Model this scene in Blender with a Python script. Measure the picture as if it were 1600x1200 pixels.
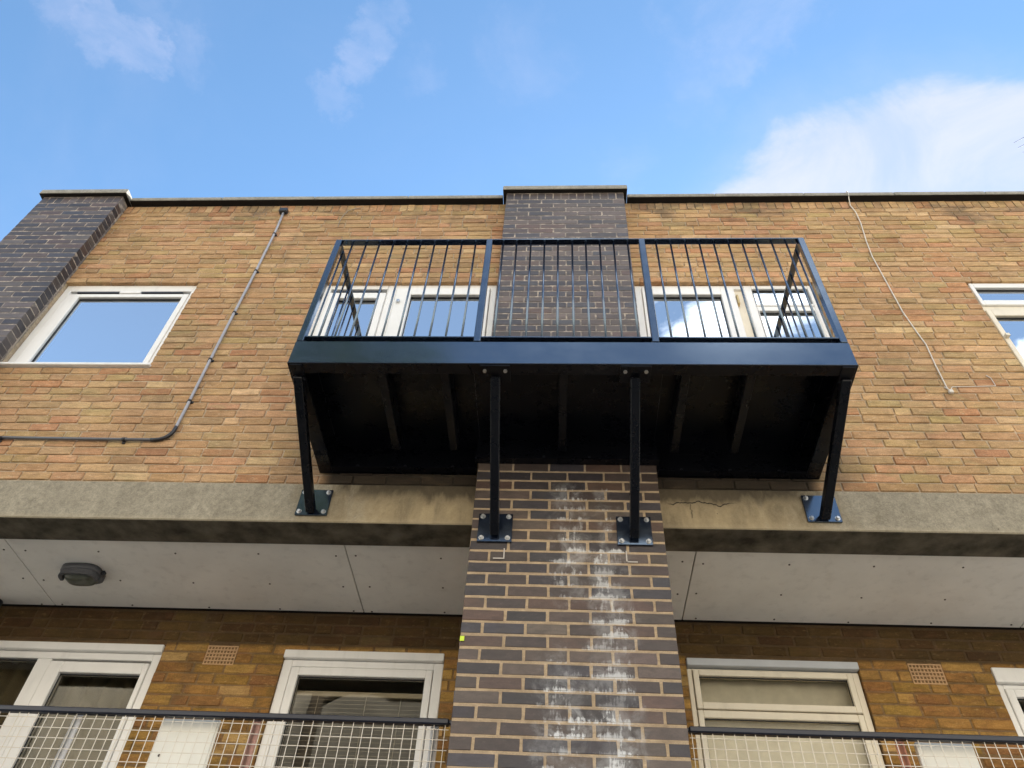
import bpy, math, random
from mathutils import Vector, Matrix, Euler

R = math.radians
random.seed(11)
for o in list(bpy.data.objects):
    bpy.data.objects.remove(o, do_unlink=True)
scene = bpy.context.scene
COL = scene.collection

# ------------------------------------------------------------------ camera
# x runs along the facade, y into the building, z up; the central pillar's face is y = 0
PITCH, YAW, ROLL = 0.8331340597213455, 0.08561359792118205, 0.06963168405200267
CAM = Vector((-0.06295538, -3.68388586, -3.18037356))
cp, sp, cy, sy, cr, sr = (math.cos(PITCH), math.sin(PITCH), math.cos(YAW), math.sin(YAW), math.cos(ROLL), math.sin(ROLL))
FWD = Vector((-sy * cp, cy * cp, sp))
r0 = Vector((cy, sy, 0))
u0 = r0.cross(FWD)
RGT = r0 * cr + u0 * sr
UPV = u0 * cr - r0 * sr
FPX = 1222.8086
cd = bpy.data.cameras.new('camera')
cd.sensor_width = 36
cd.lens = 36 * FPX / 1600
cd.clip_start = 0.05
cd.clip_end = 2000
cam = bpy.data.objects.new('camera', cd)
COL.objects.link(cam)
cam.matrix_world = Matrix(((RGT.x, UPV.x, -FWD.x, CAM.x), (RGT.y, UPV.y, -FWD.y, CAM.y), (RGT.z, UPV.z, -FWD.z, CAM.z), (0, 0, 0, 1)))
scene.camera = cam


def to_px(p):
    d = Vector(p) - CAM
    z = d.dot(FWD)
    return 800 + FPX * d.dot(RGT) / z, 600 - FPX * d.dot(UPV) / z


# ------------------------------------------------------------------ node helper
class NT:
    def __init__(self, tree):
        self.t = tree
        self.n = tree.nodes
        self.n.clear()

    def node(self, kind, **kw):
        nd = self.n.new('ShaderNode' + kind)
        for k, v in kw.items():
            setattr(nd, k, v)
        return nd

    def put(self, sock, v):
        if v is None:
            return
        if isinstance(v, bpy.types.NodeSocket):
            self.t.links.new(v, sock)
        else:
            if hasattr(sock.default_value, '__len__') and not hasattr(v, '__len__'):
                v = (v,) * len(sock.default_value)
            if hasattr(v, '__len__') and len(sock.default_value) == 4 and len(v) == 3:
                v = (*v, 1)
            sock.default_value = v

    def math(self, op, a, b=None, c=None, clamp=False):
        nd = self.node('Math', operation=op, use_clamp=clamp)
        for i, v in enumerate((a, b, c)):
            self.put(nd.inputs[i], v)
        return nd.outputs[0]

    def vec(self, op, a, b=None, scale=None):
        nd = self.node('VectorMath', operation=op)
        self.put(nd.inputs[0], a)
        if b is not None:
            self.put(nd.inputs[1], b)
        if scale is not None:
            self.put(nd.inputs['Scale'], scale)
        return nd.outputs['Value'] if op in ('DOT_PRODUCT', 'LENGTH', 'DISTANCE') else nd.outputs[0]

    def mix(self, fac, a, b, mode='MIX'):
        nd = self.node('MixRGB', blend_type=mode)
        self.put(nd.inputs[0], fac)
        self.put(nd.inputs[1], a)
        self.put(nd.inputs[2], b)
        return nd.outputs[0]

    def rng(self, v, a, b, c=0.0, d=1.0, smooth=True):
        nd = self.node('MapRange', interpolation_type='SMOOTHSTEP' if smooth else 'LINEAR')
        for i, x in enumerate((v, a, b, c, d)):
            self.put(nd.inputs[i], x)
        return nd.outputs[0]

    def noise(self, vecs, scale, detail=4, rough=0.55, dist=0.0):
        nd = self.node('TexNoise')
        self.put(nd.inputs['Vector'], vecs)
        nd.inputs['Scale'].default_value = scale
        nd.inputs['Detail'].default_value = detail
        nd.inputs['Roughness'].default_value = rough
        nd.inputs['Distortion'].default_value = dist
        return nd.outputs[0]

    def pos(self):
        return self.node('NewGeometry').outputs['Position']

    def xyz(self, v):
        nd = self.node('SeparateXYZ')
        self.put(nd.inputs[0], v)
        return nd.outputs

    def bump(self, h, strength=0.3, dist=0.01):
        nd = self.node('Bump')
        nd.inputs['Strength'].default_value = strength
        nd.inputs['Distance'].default_value = dist
        self.put(nd.inputs['Height'], h)
        return nd.outputs[0]


# ------------------------------------------------------------------ sky, sun, exposure
SUN_EL, SUN_AZ = R(30), R(20)          # the sun stands behind the block, so the facade is in its own shade
SKY_STRENGTH = 0.056
SKY_TINT = (0.75, 0.91, 0.93)
EXPOSURE = 2.7
w = bpy.data.worlds.new('World')
scene.world = w
w.use_nodes = True
k = NT(w.node_tree)
sky = k.node('TexSky', sky_type='NISHITA', sun_disc=False, sun_elevation=SUN_EL, sun_rotation=SUN_AZ, altitude=50, air_density=1.0, dust_density=0.3, ozone_density=2.0)
gen = k.node('TexCoord').outputs['Generated']
dirv = k.vec('NORMALIZE', gen)
dx, dy, dz = k.xyz(dirv)
flat = k.node('CombineXYZ')
k.put(flat.inputs[0], k.math('DIVIDE', dx, k.math('ADD', k.math('MAXIMUM', dz, 0.0), 0.25)))
k.put(flat.inputs[1], k.math('DIVIDE', dy, k.math('ADD', k.math('MAXIMUM', dz, 0.0), 0.25)))
fl = flat.outputs[0]
n_big = k.noise(fl, 2.1, 9, 0.6, 0.35)
n_fine = k.noise(fl, 7.0, 8, 0.62, 0.6)
n_mix = k.math('ADD', k.math('MULTIPLY', n_big, 0.7), k.math('MULTIPLY', n_fine, 0.3))


def sky_blob(d, a, b):
    return k.rng(k.vec('DOT_PRODUCT', dirv, d), a, b)


# thin broken streaks of high cloud: (direction, width, weight)
STREAKS = [((-0.5036, 0.236, 0.831), 0.9990, 0.8), ((-0.4761, 0.2584, 0.8406), 0.9990, 1.0), ((-0.4488, 0.2847, 0.8471), 0.9990, 1.0), ((-0.4129, 0.2951, 0.8616), 0.9992, 0.5), ((-0.4384, 0.2548, 0.8619), 0.9990, 0.5),
           ((-0.1964, 0.2799, 0.9397), 0.9992, 0.9), ((-0.2129, 0.3041, 0.9285), 0.9993, 1.0), ((-0.2316, 0.3269, 0.9162), 0.9993, 0.9), ((-0.2643, 0.3541, 0.8971), 0.9994, 0.8), ((-0.1649, 0.3456, 0.9238), 0.9993, 0.5),
           ((0.1356, 0.3015, 0.9438), 0.9985, 0.6), ((0.184, 0.2937, 0.938), 0.9980, 0.8), ((0.2372, 0.2852, 0.9287), 0.9983, 0.7), ((0.1944, 0.331, 0.9234), 0.9985, 0.7), ((0.1535, 0.3522, 0.9233), 0.9985, 0.6), ((0.1635, 0.3908, 0.9058), 0.9985, 0.4),
           ((-0.0551, 0.3134, 0.948), 0.9982, 0.4), ((-0.0329, 0.3469, 0.9373), 0.9985, 0.4), ((0.0875, 0.4472, 0.8901), 0.9985, 0.35)]
warp = k.node('TexNoise')
k.put(warp.inputs['Vector'], dirv)
warp.inputs['Scale'].default_value = 22
warp.inputs['Detail'].default_value = 9
warp.inputs['Roughness'].default_value = 0.68
dirw = k.vec('ADD', dirv, k.vec('SCALE', k.vec('SUBTRACT', warp.outputs['Color'], (0.5, 0.5, 0.5)), None, 0.095))
dirw = k.vec('NORMALIZE', dirw)
wisp_zone = None
for d_, a_, m_ in STREAKS:
    z_ = k.math('MULTIPLY', k.rng(k.vec('DOT_PRODUCT', dirw, d_), a_, 0.99995), m_)
    wisp_zone = z_ if wisp_zone is None else k.math('MAXIMUM', wisp_zone, z_)
n_thread = k.noise(k.vec('MULTIPLY', fl, (1.0, 1.6, 1.0)), 8.0, 9, 0.6, 0.5)
n_w = k.math('ADD', k.math('MULTIPLY', n_fine, 0.65), k.math('MULTIPLY', n_thread, 0.35))
wisp = k.math('MULTIPLY', k.rng(k.math('ADD', n_w, k.math('MULTIPLY', wisp_zone, 0.15)), 0.44, 0.76), k.math('ADD', k.math('MULTIPLY', wisp_zone, 0.25), 0.03))
soft = k.math('MULTIPLY', k.rng(n_big, 0.5, 0.75), 0.10)
edge = k.math('ADD', k.vec('DOT_PRODUCT', dirv, (0.3785, 0.5175, 0.7675)), k.math('ADD', k.math('MULTIPLY', k.math('SUBTRACT', n_mix, 0.5), 0.05), k.math('MULTIPLY', k.math('SUBTRACT', n_thread, 0.5), 0.012)))
heap = k.math('MAXIMUM', k.rng(edge, 0.9735, 0.9845), k.math('MULTIPLY', k.rng(edge, 0.962, 0.988), 0.3))
# unseen cumulus and haze added behind the camera to light the facade
back = k.math('MULTIPLY', k.rng(n_big, 0.50, 0.60), k.rng(dy, 0.1, -0.25))
back = k.math('MAXIMUM', back, k.rng(dy, 0.05, -0.5, 0.0, 0.055))
cl = k.math('MAXIMUM', k.math('MAXIMUM', wisp, soft), k.math('MAXIMUM', k.math('MULTIPLY', heap, 0.68), k.math('MULTIPLY', back, 0.66)))
CLOUD = k.mix(k.rng(n_fine, 0.35, 0.7), (2.1, 2.3, 3.0), (2.85, 2.75, 3.3))
# added clouds are made far brighter than the visible ones, for more facade light
CLOUD = k.mix(k.rng(dy, 0.1, -0.3), CLOUD, (15.5, 15.8, 16.0))
skyc = k.mix(1.0, sky.outputs[0], SKY_TINT, 'MULTIPLY')
col = k.mix(cl, skyc, CLOUD)
bg = k.node('Background')
k.put(bg.inputs[0], col)
bg.inputs[1].default_value = SKY_STRENGTH
k.t.links.new(bg.outputs[0], k.node('OutputWorld').inputs[0])

sd = bpy.data.lights.new('sun', 'SUN')
sd.energy = 5.0
sd.angle = R(0.53)
sd.color = (1.0, 0.97, 0.92)
sun = bpy.data.objects.new('sun', sd)
COL.objects.link(sun)
SUNDIR = Vector((math.sin(SUN_AZ) * math.cos(SUN_EL), math.cos(SUN_AZ) * math.cos(SUN_EL), math.sin(SUN_EL)))
sun.rotation_euler = (-SUNDIR).to_track_quat('-Z', 'Y').to_euler()
sun.location = (8, 20, 30)

scene.render.engine = 'CYCLES'
scene.cycles.use_denoising = True
scene.cycles.max_bounces = 8
scene.cycles.diffuse_bounces = 5
scene.cycles.glossy_bounces = 5
scene.cycles.transparent_max_bounces = 12
scene.cycles.caustics_reflective = False
scene.cycles.caustics_refractive = False
vs = scene.view_settings
vs.view_transform = 'Standard'
vs.look = 'None'
vs.gamma = 1
vs.exposure = EXPOSURE
vs.use_curve_mapping = False


# ------------------------------------------------------------------ geometry helper
def s2l(c):
    return tuple(((v / 255) / 12.92 if v <= 10 else (((v / 255) + 0.055) / 1.055) ** 2.4) for v in c)


class MB:
    """collects boxes, bars and tubes for one mesh"""

    def __init__(self):
        self.v, self.f, self.smooth, self.col = [], [], [], None

    def poly(self, pts):
        n = len(self.v)
        self.v += [tuple(p) for p in pts]
        self.f.append(tuple(range(n, n + len(pts))))
        self.smooth.append(False)

    def hexa(self, corner, bev=0.0, frame=None):
        """chamfered box: corner(sx,sy,sz) half sizes along the axes of FRAME"""
        c, ax, h = frame
        b = min(bev, min(h) * 0.45)
        idx, base = {}, len(self.v)
        sg = [(a, b_, c_) for a in (-1, 1) for b_ in (-1, 1) for c_ in (-1, 1)]
        if b <= 0:
            for s in sg:
                p = c + ax[0] * (s[0] * h[0]) + ax[1] * (s[1] * h[1]) + ax[2] * (s[2] * h[2])
                for a in range(3):
                    idx[(s, a)] = len(self.v)
                self.v.append(tuple(p))
        else:
            for s in sg:
                for a in range(3):
                    q = [h[i] - (0 if i == a else b) for i in range(3)]
                    p = c + ax[0] * (s[0] * q[0]) + ax[1] * (s[1] * q[1]) + ax[2] * (s[2] * q[2])
                    idx[(s, a)] = len(self.v)
                    self.v.append(tuple(p))
        fs = []
        for a in range(3):
            i, j = [x for x in range(3) if x != a]
            for s in (-1, 1):
                q = []
                for si, sj in ((-1, -1), (1, -1), (1, 1), (-1, 1)):
                    t = [0, 0, 0]
                    t[a], t[i], t[j] = s, si, sj
                    q.append(idx[(tuple(t), a)])
                fs.append(q)
        if b > 0:
            for a, d in ((0, 1), (0, 2), (1, 2)):
                o = 3 - a - d
                for sa in (-1, 1):
                    for sdn in (-1, 1):
                        t0, t1 = [0, 0, 0], [0, 0, 0]
                        t0[a] = t1[a] = sa
                        t0[d] = t1[d] = sdn
                        t0[o], t1[o] = -1, 1
                        t0, t1 = tuple(t0), tuple(t1)
                        fs.append([idx[(t0, a)], idx[(t1, a)], idx[(t1, d)], idx[(t0, d)]])
            for s in sg:
                fs.append([idx[(s, 0)], idx[(s, 1)], idx[(s, 2)]])
        for q in fs:
            ps = [Vector(self.v[i]) for i in q]
            nrm = (ps[1] - ps[0]).cross(ps[2] - ps[0])
            mid = sum(ps, Vector()) / len(ps)
            if nrm.dot(mid - c) < 0:
                q = q[::-1]
            self.f.append(tuple(q))
            self.smooth.append(False)
        return base

    def box(self, x0, x1, y0, y1, z0, z1, bev=0.0):
        x0, x1 = min(x0, x1), max(x0, x1)
        c = Vector(((x0 + x1) / 2, (y0 + y1) / 2, (z0 + z1) / 2))
        h = (abs(x1 - x0) / 2, abs(y1 - y0) / 2, abs(z1 - z0) / 2)
        return self.hexa(None, bev, (c, (Vector((1, 0, 0)), Vector((0, 1, 0)), Vector((0, 0, 1))), h))

    def bar(self, p, q, wx, wy, bev=0.0, side=(1, 0, 0)):
        p, q = Vector(p), Vector(q)
        d = (q - p)
        L = d.length
        d.normalize()
        s = Vector(side)
        s = (s - d * s.dot(d)).normalized()
        t = d.cross(s)
        self.hexa(None, bev, ((p + q) / 2, (s, t, d), (wx / 2, wy / 2, L / 2)))

    def tube(self, pts, r, n=10, caps=True, smooth=True):
        pts = [Vector(p) for p in pts]
        rs = r if hasattr(r, '__len__') else [r] * len(pts)
        rings = []
        ref = None
        for i, p in enumerate(pts):
            d = (pts[min(i + 1, len(pts) - 1)] - pts[max(i - 1, 0)]).normalized()
            if ref is None:
                ref = Vector((0, 0, 1)) if abs(d.z) < 0.9 else Vector((1, 0, 0))
            a = (ref - d * ref.dot(d)).normalized()
            ref = a
            b = d.cross(a)
            ring = []
            for j in range(n):
                t = 2 * math.pi * j / n
                ring.append(len(self.v))
                self.v.append(tuple(p + (a * math.cos(t) + b * math.sin(t)) * rs[i]))
            rings.append(ring)
        for A, B in zip(rings, rings[1:]):
            for j in range(n):
                self.f.append((A[j], A[(j + 1) % n], B[(j + 1) % n], B[j]))
                self.smooth.append(smooth)
        if caps:
            self.f.append(tuple(rings[0][::-1]))
            self.f.append(tuple(rings[-1]))
            self.smooth += [False, False]

    def frame(self, x0, x1, z0, z1, y0, y1, l, r, t, b, bev=0.004):
        """a rectangular frame in a wall: members butt, never overlap"""
        self.box(x0, x0 + l, y0, y1, z0, z1, bev)
        self.box(x1 - r, x1, y0, y1, z0, z1, bev)
        if t:
            self.box(x0 + l, x1 - r, y0, y1, z1 - t, z1, bev)
        if b:
            self.box(x0 + l, x1 - r, y0, y1, z0, z0 + b, bev)

    def mesh(self, name, off=(0, 0, 0)):
        me = bpy.data.meshes.new(name)
        ox, oy, oz = off
        me.from_pydata([(a - ox, b - oy, c - oz) for a, b, c in self.v], [], self.f)
        me.polygons.foreach_set('use_smooth', self.smooth)
        if self.col:
            at = me.color_attributes.new('bcol', 'FLOAT_COLOR', 'POINT')
            flat_ = []
            for c in self.col:
                flat_ += [c[0], c[1], c[2], 1.0]
            at.data.foreach_set('color', flat_)
        me.update()
        return me


def base_of(o):
    p = Vector()
    while o is not None:
        p += o.location
        o = o.parent
    return p


def build(mb, name, mat, parent=None, kind=None, label=None, at=None):
    """ONE mesh object; AT puts its origin there"""
    at_w = Vector(at) if at is not None else (base_of(parent) if parent else Vector())
    me = mb.mesh(name, at_w)
    me.materials.append(mat)
    o = bpy.data.objects.new(name, me)
    COL.objects.link(o)
    if parent:
        o.parent = parent
        o.location = at_w - base_of(parent)
    else:
        o.location = at_w
    o.color = (0, 0, 0, 1)
    if kind:
        o['kind'] = kind
    if label:
        o['label'] = label
    return o


def tag(o, label, cat, group=None):
    o['label'] = label
    o['category'] = cat
    if group:
        o['group'] = group
    return o


def thing(name, loc, label, cat, group=None):
    o = bpy.data.objects.new(name, None)
    COL.objects.link(o)
    o.location = loc
    o.empty_display_size = 0.2
    return tag(o, label, cat, group)


# ------------------------------------------------------------------ materials
def mat_new(name):
    m = bpy.data.materials.new(name)
    m.use_nodes = True
    return m, NT(m.node_tree)


def finish(k, shader):
    k.t.links.new(shader, k.node('OutputMaterial').inputs[0])


def bsdf(k, color, rough=0.7, spec=0.5, metal=0.0, normal=None, ior=1.5, coat=0.0):
    b = k.node('BsdfPrincipled')
    k.put(b.inputs['Base Color'], color)
    k.put(b.inputs['Roughness'], rough)
    k.put(b.inputs['Specular IOR Level'], spec)
    k.put(b.inputs['Metallic'], metal)
    b.inputs['IOR'].default_value = ior
    b.inputs['Coat Weight'].default_value = coat
    b.inputs['Coat Roughness'].default_value = 0.05
    if normal is not None:
        k.put(b.inputs['Normal'], normal)
    return b.outputs[0]


def simple(name, rgb, rough=0.6, spec=0.5, metal=0.0, var=0.08, nscale=9.0, bump=0.0, ior=1.5, dirt=0.0):
    m, k = mat_new(name)
    p = k.pos()
    n = k.noise(p, nscale, 6, 0.6)
    c = k.mix(1.0, rgb, k.rng(n, 0.3, 0.7, 1 - var, 1 + var, False), 'MULTIPLY')
    if dirt:
        d = k.noise(k.vec('MULTIPLY', p, (14, 14, 3)), 1.0, 6, 0.6)
        c = k.mix(k.math('MULTIPLY', k.rng(d, 0.5, 0.75), dirt), c, (0.09, 0.075, 0.055))
    nrm = k.bump(k.noise(p, 180, 4, 0.6), bump, 0.004) if bump else None
    finish(k, bsdf(k, c, k.rng(n, 0.3, 0.7, rough * 0.9, rough * 1.1, False), spec, metal, nrm, ior))
    return m


def brick_color(k):
    oi = k.node('ObjectInfo').outputs['Color']
    at = k.node('Attribute', attribute_name='bcol').outputs['Color']
    return k.mix(1.0, oi, at, 'ADD')


def wall_weather(k, p, c):
    """soot runs and damp that sit on brick and mortar alike, in patches of their own, and a dark band under the deck"""
    x, y, z = k.xyz(p)
    big = k.noise(p, 1.1, 5, 0.6)
    c = k.mix(1.0, c, k.rng(big, 0.3, 0.7, 0.84, 1.12, False), 'MULTIPLY')
    soot = k.noise(k.vec('MULTIPLY', p, (1.6, 1, 3.5)), 1.0, 6, 0.65, 0.4)
    top = k.rng(z, 2.75, 3.5)
    c = k.mix(k.math('MULTIPLY', k.rng(k.math('ADD', soot, k.math('MULTIPLY', top, 0.12)), 0.60, 0.76), k.math('MULTIPLY', top, 0.55)), c, (0.055, 0.048, 0.045))
    drip = k.noise(k.vec('MULTIPLY', p, (5, 1, 0.7)), 1.0, 5, 0.6)
    c = k.mix(k.math('MULTIPLY', k.rng(drip, 0.56, 0.75), 0.30), c, (0.12, 0.085, 0.055))
    # water run and grime where the deck's ends meet the wall
    sm = None
    for cx in (-1.66, 1.66):
        g = k.rng(k.math('ABSOLUTE', k.math('ADD', k.math('SUBTRACT', x, cx), k.math('MULTIPLY', k.math('SUBTRACT', soot, 0.5), 0.5))), 0.34, 0.02)
        g = k.math('MULTIPLY', g, k.rng(k.math('ABSOLUTE', k.math('SUBTRACT', z, 0.42 if cx < 0 else 0.25)), 0.55 if cx < 0 else 0.3, 0.1))
        sm = g if sm is None else k.math('MAXIMUM', sm, g)
    c = k.mix(k.math('MULTIPLY', sm, 0.5), c, (0.07, 0.058, 0.05))
    deck_band = k.math('MULTIPLY', k.math('MULTIPLY', k.rng(k.math('ABSOLUTE', x), 1.62, 1.5), k.rng(z, 0.3, 0.16)), k.rng(z, -0.2, 0.0))  # darker band on the wall close under the deck
    c = k.mix(k.math('MULTIPLY', deck_band, k.rng(soot, 0.25, 0.5, 0.6, 0.95)), c, (0.03, 0.025, 0.02))
    return c


def make_yellow(name, mortar=None, tone=((0.47, 0.30, 0.17), (0.36, 0.28, 0.135), (0.66, 0.52, 0.35)), dark_top=False):
    m, k = mat_new(name)
    p = k.pos()
    c = mortar if mortar else brick_color(k)
    n1 = k.noise(k.vec('MULTIPLY', p, (9, 9, 38)), 1.0, 7, 0.7, 0.8)
    n2 = k.noise(p, 150, 4, 0.65)
    n3 = k.noise(k.vec('MULTIPLY', p, (4.5, 4.5, 11)), 1.0, 4, 0.6, 0.4)
    c = k.mix(k.math('MULTIPLY', k.rng(n3, 0.52, 0.68), 0.45), c, tone[0])
    c = k.mix(k.math('MULTIPLY', k.rng(n3, 0.46, 0.32), 0.45), c, tone[1])
    c = k.mix(1.0, c, k.rng(n1, 0.28, 0.72, 0.66, 1.32, False), 'MULTIPLY')
    c = k.mix(1.0, c, k.rng(n2, 0.3, 0.7, 0.74, 1.24, False), 'MULTIPLY')
    warm = k.noise(k.vec('MULTIPLY', p, (26, 26, 60)), 1.0, 5, 0.65)
    c = k.mix(k.math('MULTIPLY', k.rng(warm, 0.57, 0.72), 0.5), c, tone[2])
    dark = k.noise(p, 48, 4, 0.65)
    c = k.mix(k.math('MULTIPLY', k.rng(dark, 0.64, 0.76), 0.55), c, (0.085, 0.06, 0.04))
    if dark_top:  # brick and mortar turn darker above the window heads
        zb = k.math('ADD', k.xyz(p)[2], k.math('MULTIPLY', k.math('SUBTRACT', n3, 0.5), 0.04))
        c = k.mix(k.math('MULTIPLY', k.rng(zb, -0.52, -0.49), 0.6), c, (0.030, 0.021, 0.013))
    c = wall_weather(k, p, c)
    h = k.math('ADD', k.math('MULTIPLY', n2, 0.5), k.math('MULTIPLY', dark, -0.6))
    finish(k, bsdf(k, c, 0.92, 0.2, 0, k.bump(h, 0.55, 0.006)))
    return m


def efflorescence(k, p):
    """lime wash-out: two broken runs of white down the pillar"""
    x, y, z = k.xyz(p)
    wob = k.math('MULTIPLY', k.math('SUBTRACT', k.noise(k.vec('MULTIPLY', p, (3, 3, 6)), 1.0, 4, 0.6), 0.5), 0.16)
    streak = k.noise(k.vec('MULTIPLY', p, (46, 46, 9)), 1.0, 7, 0.7, 0.4)
    blot = k.noise(k.vec('MULTIPLY', p, (8, 8, 14)), 1.0, 5, 0.65)
    tot = None
    for cx, wd, z0, z1, z2, z3, amt in ((0.02, 0.20, -1.0, -0.7, -0.2, 0.1, 0.85), (0.22, 0.22, -2.6, -1.6, -0.6, -0.3, 1.0), (-0.03, 0.22, -2.6, -1.5, -1.3, -1.0, 0.9), (0.24, 0.16, -0.6, -0.4, -0.1, 0.0, 0.55)):
        g = k.rng(k.math('ABSOLUTE', k.math('ADD', k.math('SUBTRACT', x, cx), wob)), wd, 0.0)
        g = k.math('MULTIPLY', g, k.math('MULTIPLY', k.rng(z, z0, z1), k.rng(z, z3, z2)))
        g = k.math('MULTIPLY', g, amt)
        tot = g if tot is None else k.math('MAXIMUM', tot, g)
    v = k.math('ADD', k.math('MULTIPLY', tot, 0.24), k.math('ADD', k.math('MULTIPLY', streak, 0.55), k.math('MULTIPLY', blot, 0.55)))
    fr = k.math('FRACT', k.math('DIVIDE', z, 0.075))
    crust = k.math('MULTIPLY', k.rng(fr, 0.55, 0.1), 0.10)
    v = k.math('ADD', v, crust)
    film = k.math('MULTIPLY', k.rng(k.math('ADD', k.noise(p, 9, 6, 0.68, 0.5), k.math('MULTIPLY', tot, 0.18)), 0.52, 0.78), k.rng(tot, 0.02, 0.5))
    hard = k.math('MULTIPLY', k.rng(v, 0.765, 0.90), k.rng(tot, 0.05, 0.45))
    cell = k.node('CombineXYZ')
    row = k.math('FLOOR', k.math('DIVIDE', z, 0.075))
    k.put(cell.inputs[0], k.math('FLOOR', k.math('ADD', k.math('DIVIDE', x, 0.2252), k.math('MULTIPLY', row, 0.5))))
    k.put(cell.inputs[2], row)
    wn_ = k.node('TexWhiteNoise')
    k.put(wn_.inputs['Vector'], cell.outputs[0])
    per = k.math('ADD', k.math('MULTIPLY', wn_.outputs['Value'], 1.1), 0.25)
    return k.math('MAXIMUM', k.math('MULTIPLY', k.math('MULTIPLY', film, per), 0.30), k.math('MULTIPLY', k.math('MULTIPLY', hard, 0.95), per), clamp=True), streak


def make_dark(name, mortar=None, rough=0.5):
    m, k = mat_new(name)
    p = k.pos()
    c = mortar if mortar else brick_color(k)
    n1 = k.noise(k.vec('MULTIPLY', p, (12, 12, 30)), 1.0, 6, 0.65, 0.4)
    n2 = k.noise(p, 210, 3, 0.6)
    c = k.mix(1.0, c, k.rng(n1, 0.28, 0.72, 0.72, 1.3, False), 'MULTIPLY')
    c = k.mix(1.0, c, k.rng(n2, 0.3, 0.7, 0.85, 1.15, False), 'MULTIPLY')
    if not mortar:
        scum = k.noise(k.vec('MULTIPLY', p, (22, 22, 50)), 1.0, 6, 0.72)
        c = k.mix(k.math('MULTIPLY', k.rng(scum, 0.54, 0.78), 0.5), c, (0.17, 0.135, 0.11))
        tone = k.noise(k.vec('MULTIPLY', p, (5, 5, 16)), 1.0, 4, 0.6)
        c = k.mix(k.math('MULTIPLY', k.rng(tone, 0.52, 0.68), 0.5), c, (0.062, 0.05, 0.042))
    else:
        c = k.mix(k.math('MULTIPLY', k.rng(k.noise(p, 5, 5, 0.6), 0.45, 0.75), 0.5), c, (0.24, 0.17, 0.11))
        zz = k.xyz(p)[2]
        c = k.mix(k.rng(zz, -0.05, 0.4), c, k.mix(k.rng(k.noise(p, 16, 4, 0.6), 0.45, 0.65), (0.19, 0.165, 0.15), (0.44, 0.37, 0.30)))
    e, st = efflorescence(k, p)
    c = k.mix(e, c, (0.62, 0.61, 0.60))
    h = k.math('ADD', k.math('MULTIPLY', n2, 0.6), k.math('MULTIPLY', n1, 0.8))
    finish(k, bsdf(k, c, k.math('ADD', k.math('MULTIPLY', e, 0.4), 0.9 if mortar else rough), 0.2 if mortar else 0.55, 0, k.bump(h, 0.35, 0.004)))
    return m


def make_concrete(name, rgb, face=True):
    m, k = mat_new(name)
    p = k.pos()
    x, y, z = k.xyz(p)
    a = k.noise(p, 34, 5, 0.6)
    b = k.noise(p, 130, 4, 0.7)
    s = k.noise(k.vec('MULTIPLY', p, (7, 7, 2.2)), 1.0, 6, 0.65, 0.3)
    c = k.mix(1.0, rgb, k.rng(a, 0.3, 0.7, 0.8, 1.18, False), 'MULTIPLY')
    c = k.mix(1.0, c, k.rng(b, 0.3, 0.7, 0.76, 1.22, False), 'MULTIPLY')
    c = k.mix(1.0, c, k.rng(s, 0.32, 0.68, 0.82, 1.1, False), 'MULTIPLY')
    if face:
        # ochre water staining under the deck, a dark tide line at its top, a crack, odd blown pits
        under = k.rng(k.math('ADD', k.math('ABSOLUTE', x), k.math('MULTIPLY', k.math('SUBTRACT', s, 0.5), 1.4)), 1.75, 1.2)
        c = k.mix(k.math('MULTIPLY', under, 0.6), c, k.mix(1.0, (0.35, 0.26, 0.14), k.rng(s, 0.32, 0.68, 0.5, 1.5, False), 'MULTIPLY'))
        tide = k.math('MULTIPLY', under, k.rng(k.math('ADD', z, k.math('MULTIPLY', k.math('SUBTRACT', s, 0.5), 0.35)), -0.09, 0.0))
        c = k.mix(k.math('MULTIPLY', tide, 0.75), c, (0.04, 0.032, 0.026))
        wig = k.math('MULTIPLY', k.math('SUBTRACT', k.noise(k.vec('MULTIPLY', p, (7, 1, 1)), 1.0, 5, 0.6), 0.5), 0.13)
        cr_ = k.rng(k.math('ABSOLUTE', k.math('SUBTRACT', k.math('ADD', z, 0.075), wig)), 0.0065, 0.002)
        cr_ = k.math('MULTIPLY', cr_, k.math('MULTIPLY', k.rng(x, 0.60, 0.66), k.rng(x, 1.06, 0.95)))
        wig2 = k.math('MULTIPLY', k.math('SUBTRACT', k.noise(k.vec('MULTIPLY', p, (1, 1, 14)), 1.0, 4, 0.6), 0.5), 0.08)
        cv = k.rng(k.math('ABSOLUTE', k.math('SUBTRACT', k.math('SUBTRACT', x, 0.755), wig2)), 0.006, 0.001)
        cv = k.math('MULTIPLY', cv, k.math('MULTIPLY', k.rng(z, -0.2, -0.18), k.rng(z, -0.06, -0.09)))
        c = k.mix(k.math('MAXIMUM', cr_, k.math('MULTIPLY', cv, 0.6)), c, (0.03, 0.025, 0.02))
        pit = k.noise(p, 26, 2, 0.5)
        c = k.mix(k.math('MULTIPLY', k.rng(pit, 0.76, 0.79), 0.7), c, (0.06, 0.05, 0.04))
        c = k.mix(k.math('MULTIPLY', k.rng(z, -0.215, -0.262), 0.25), c, (0.46, 0.38, 0.26))
    finish(k, bsdf(k, c, 0.93, 0.2, 0, k.bump(k.math('ADD', a, k.math('MULTIPLY', b, 0.7)), 0.5, 0.005)))
    return m


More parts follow.
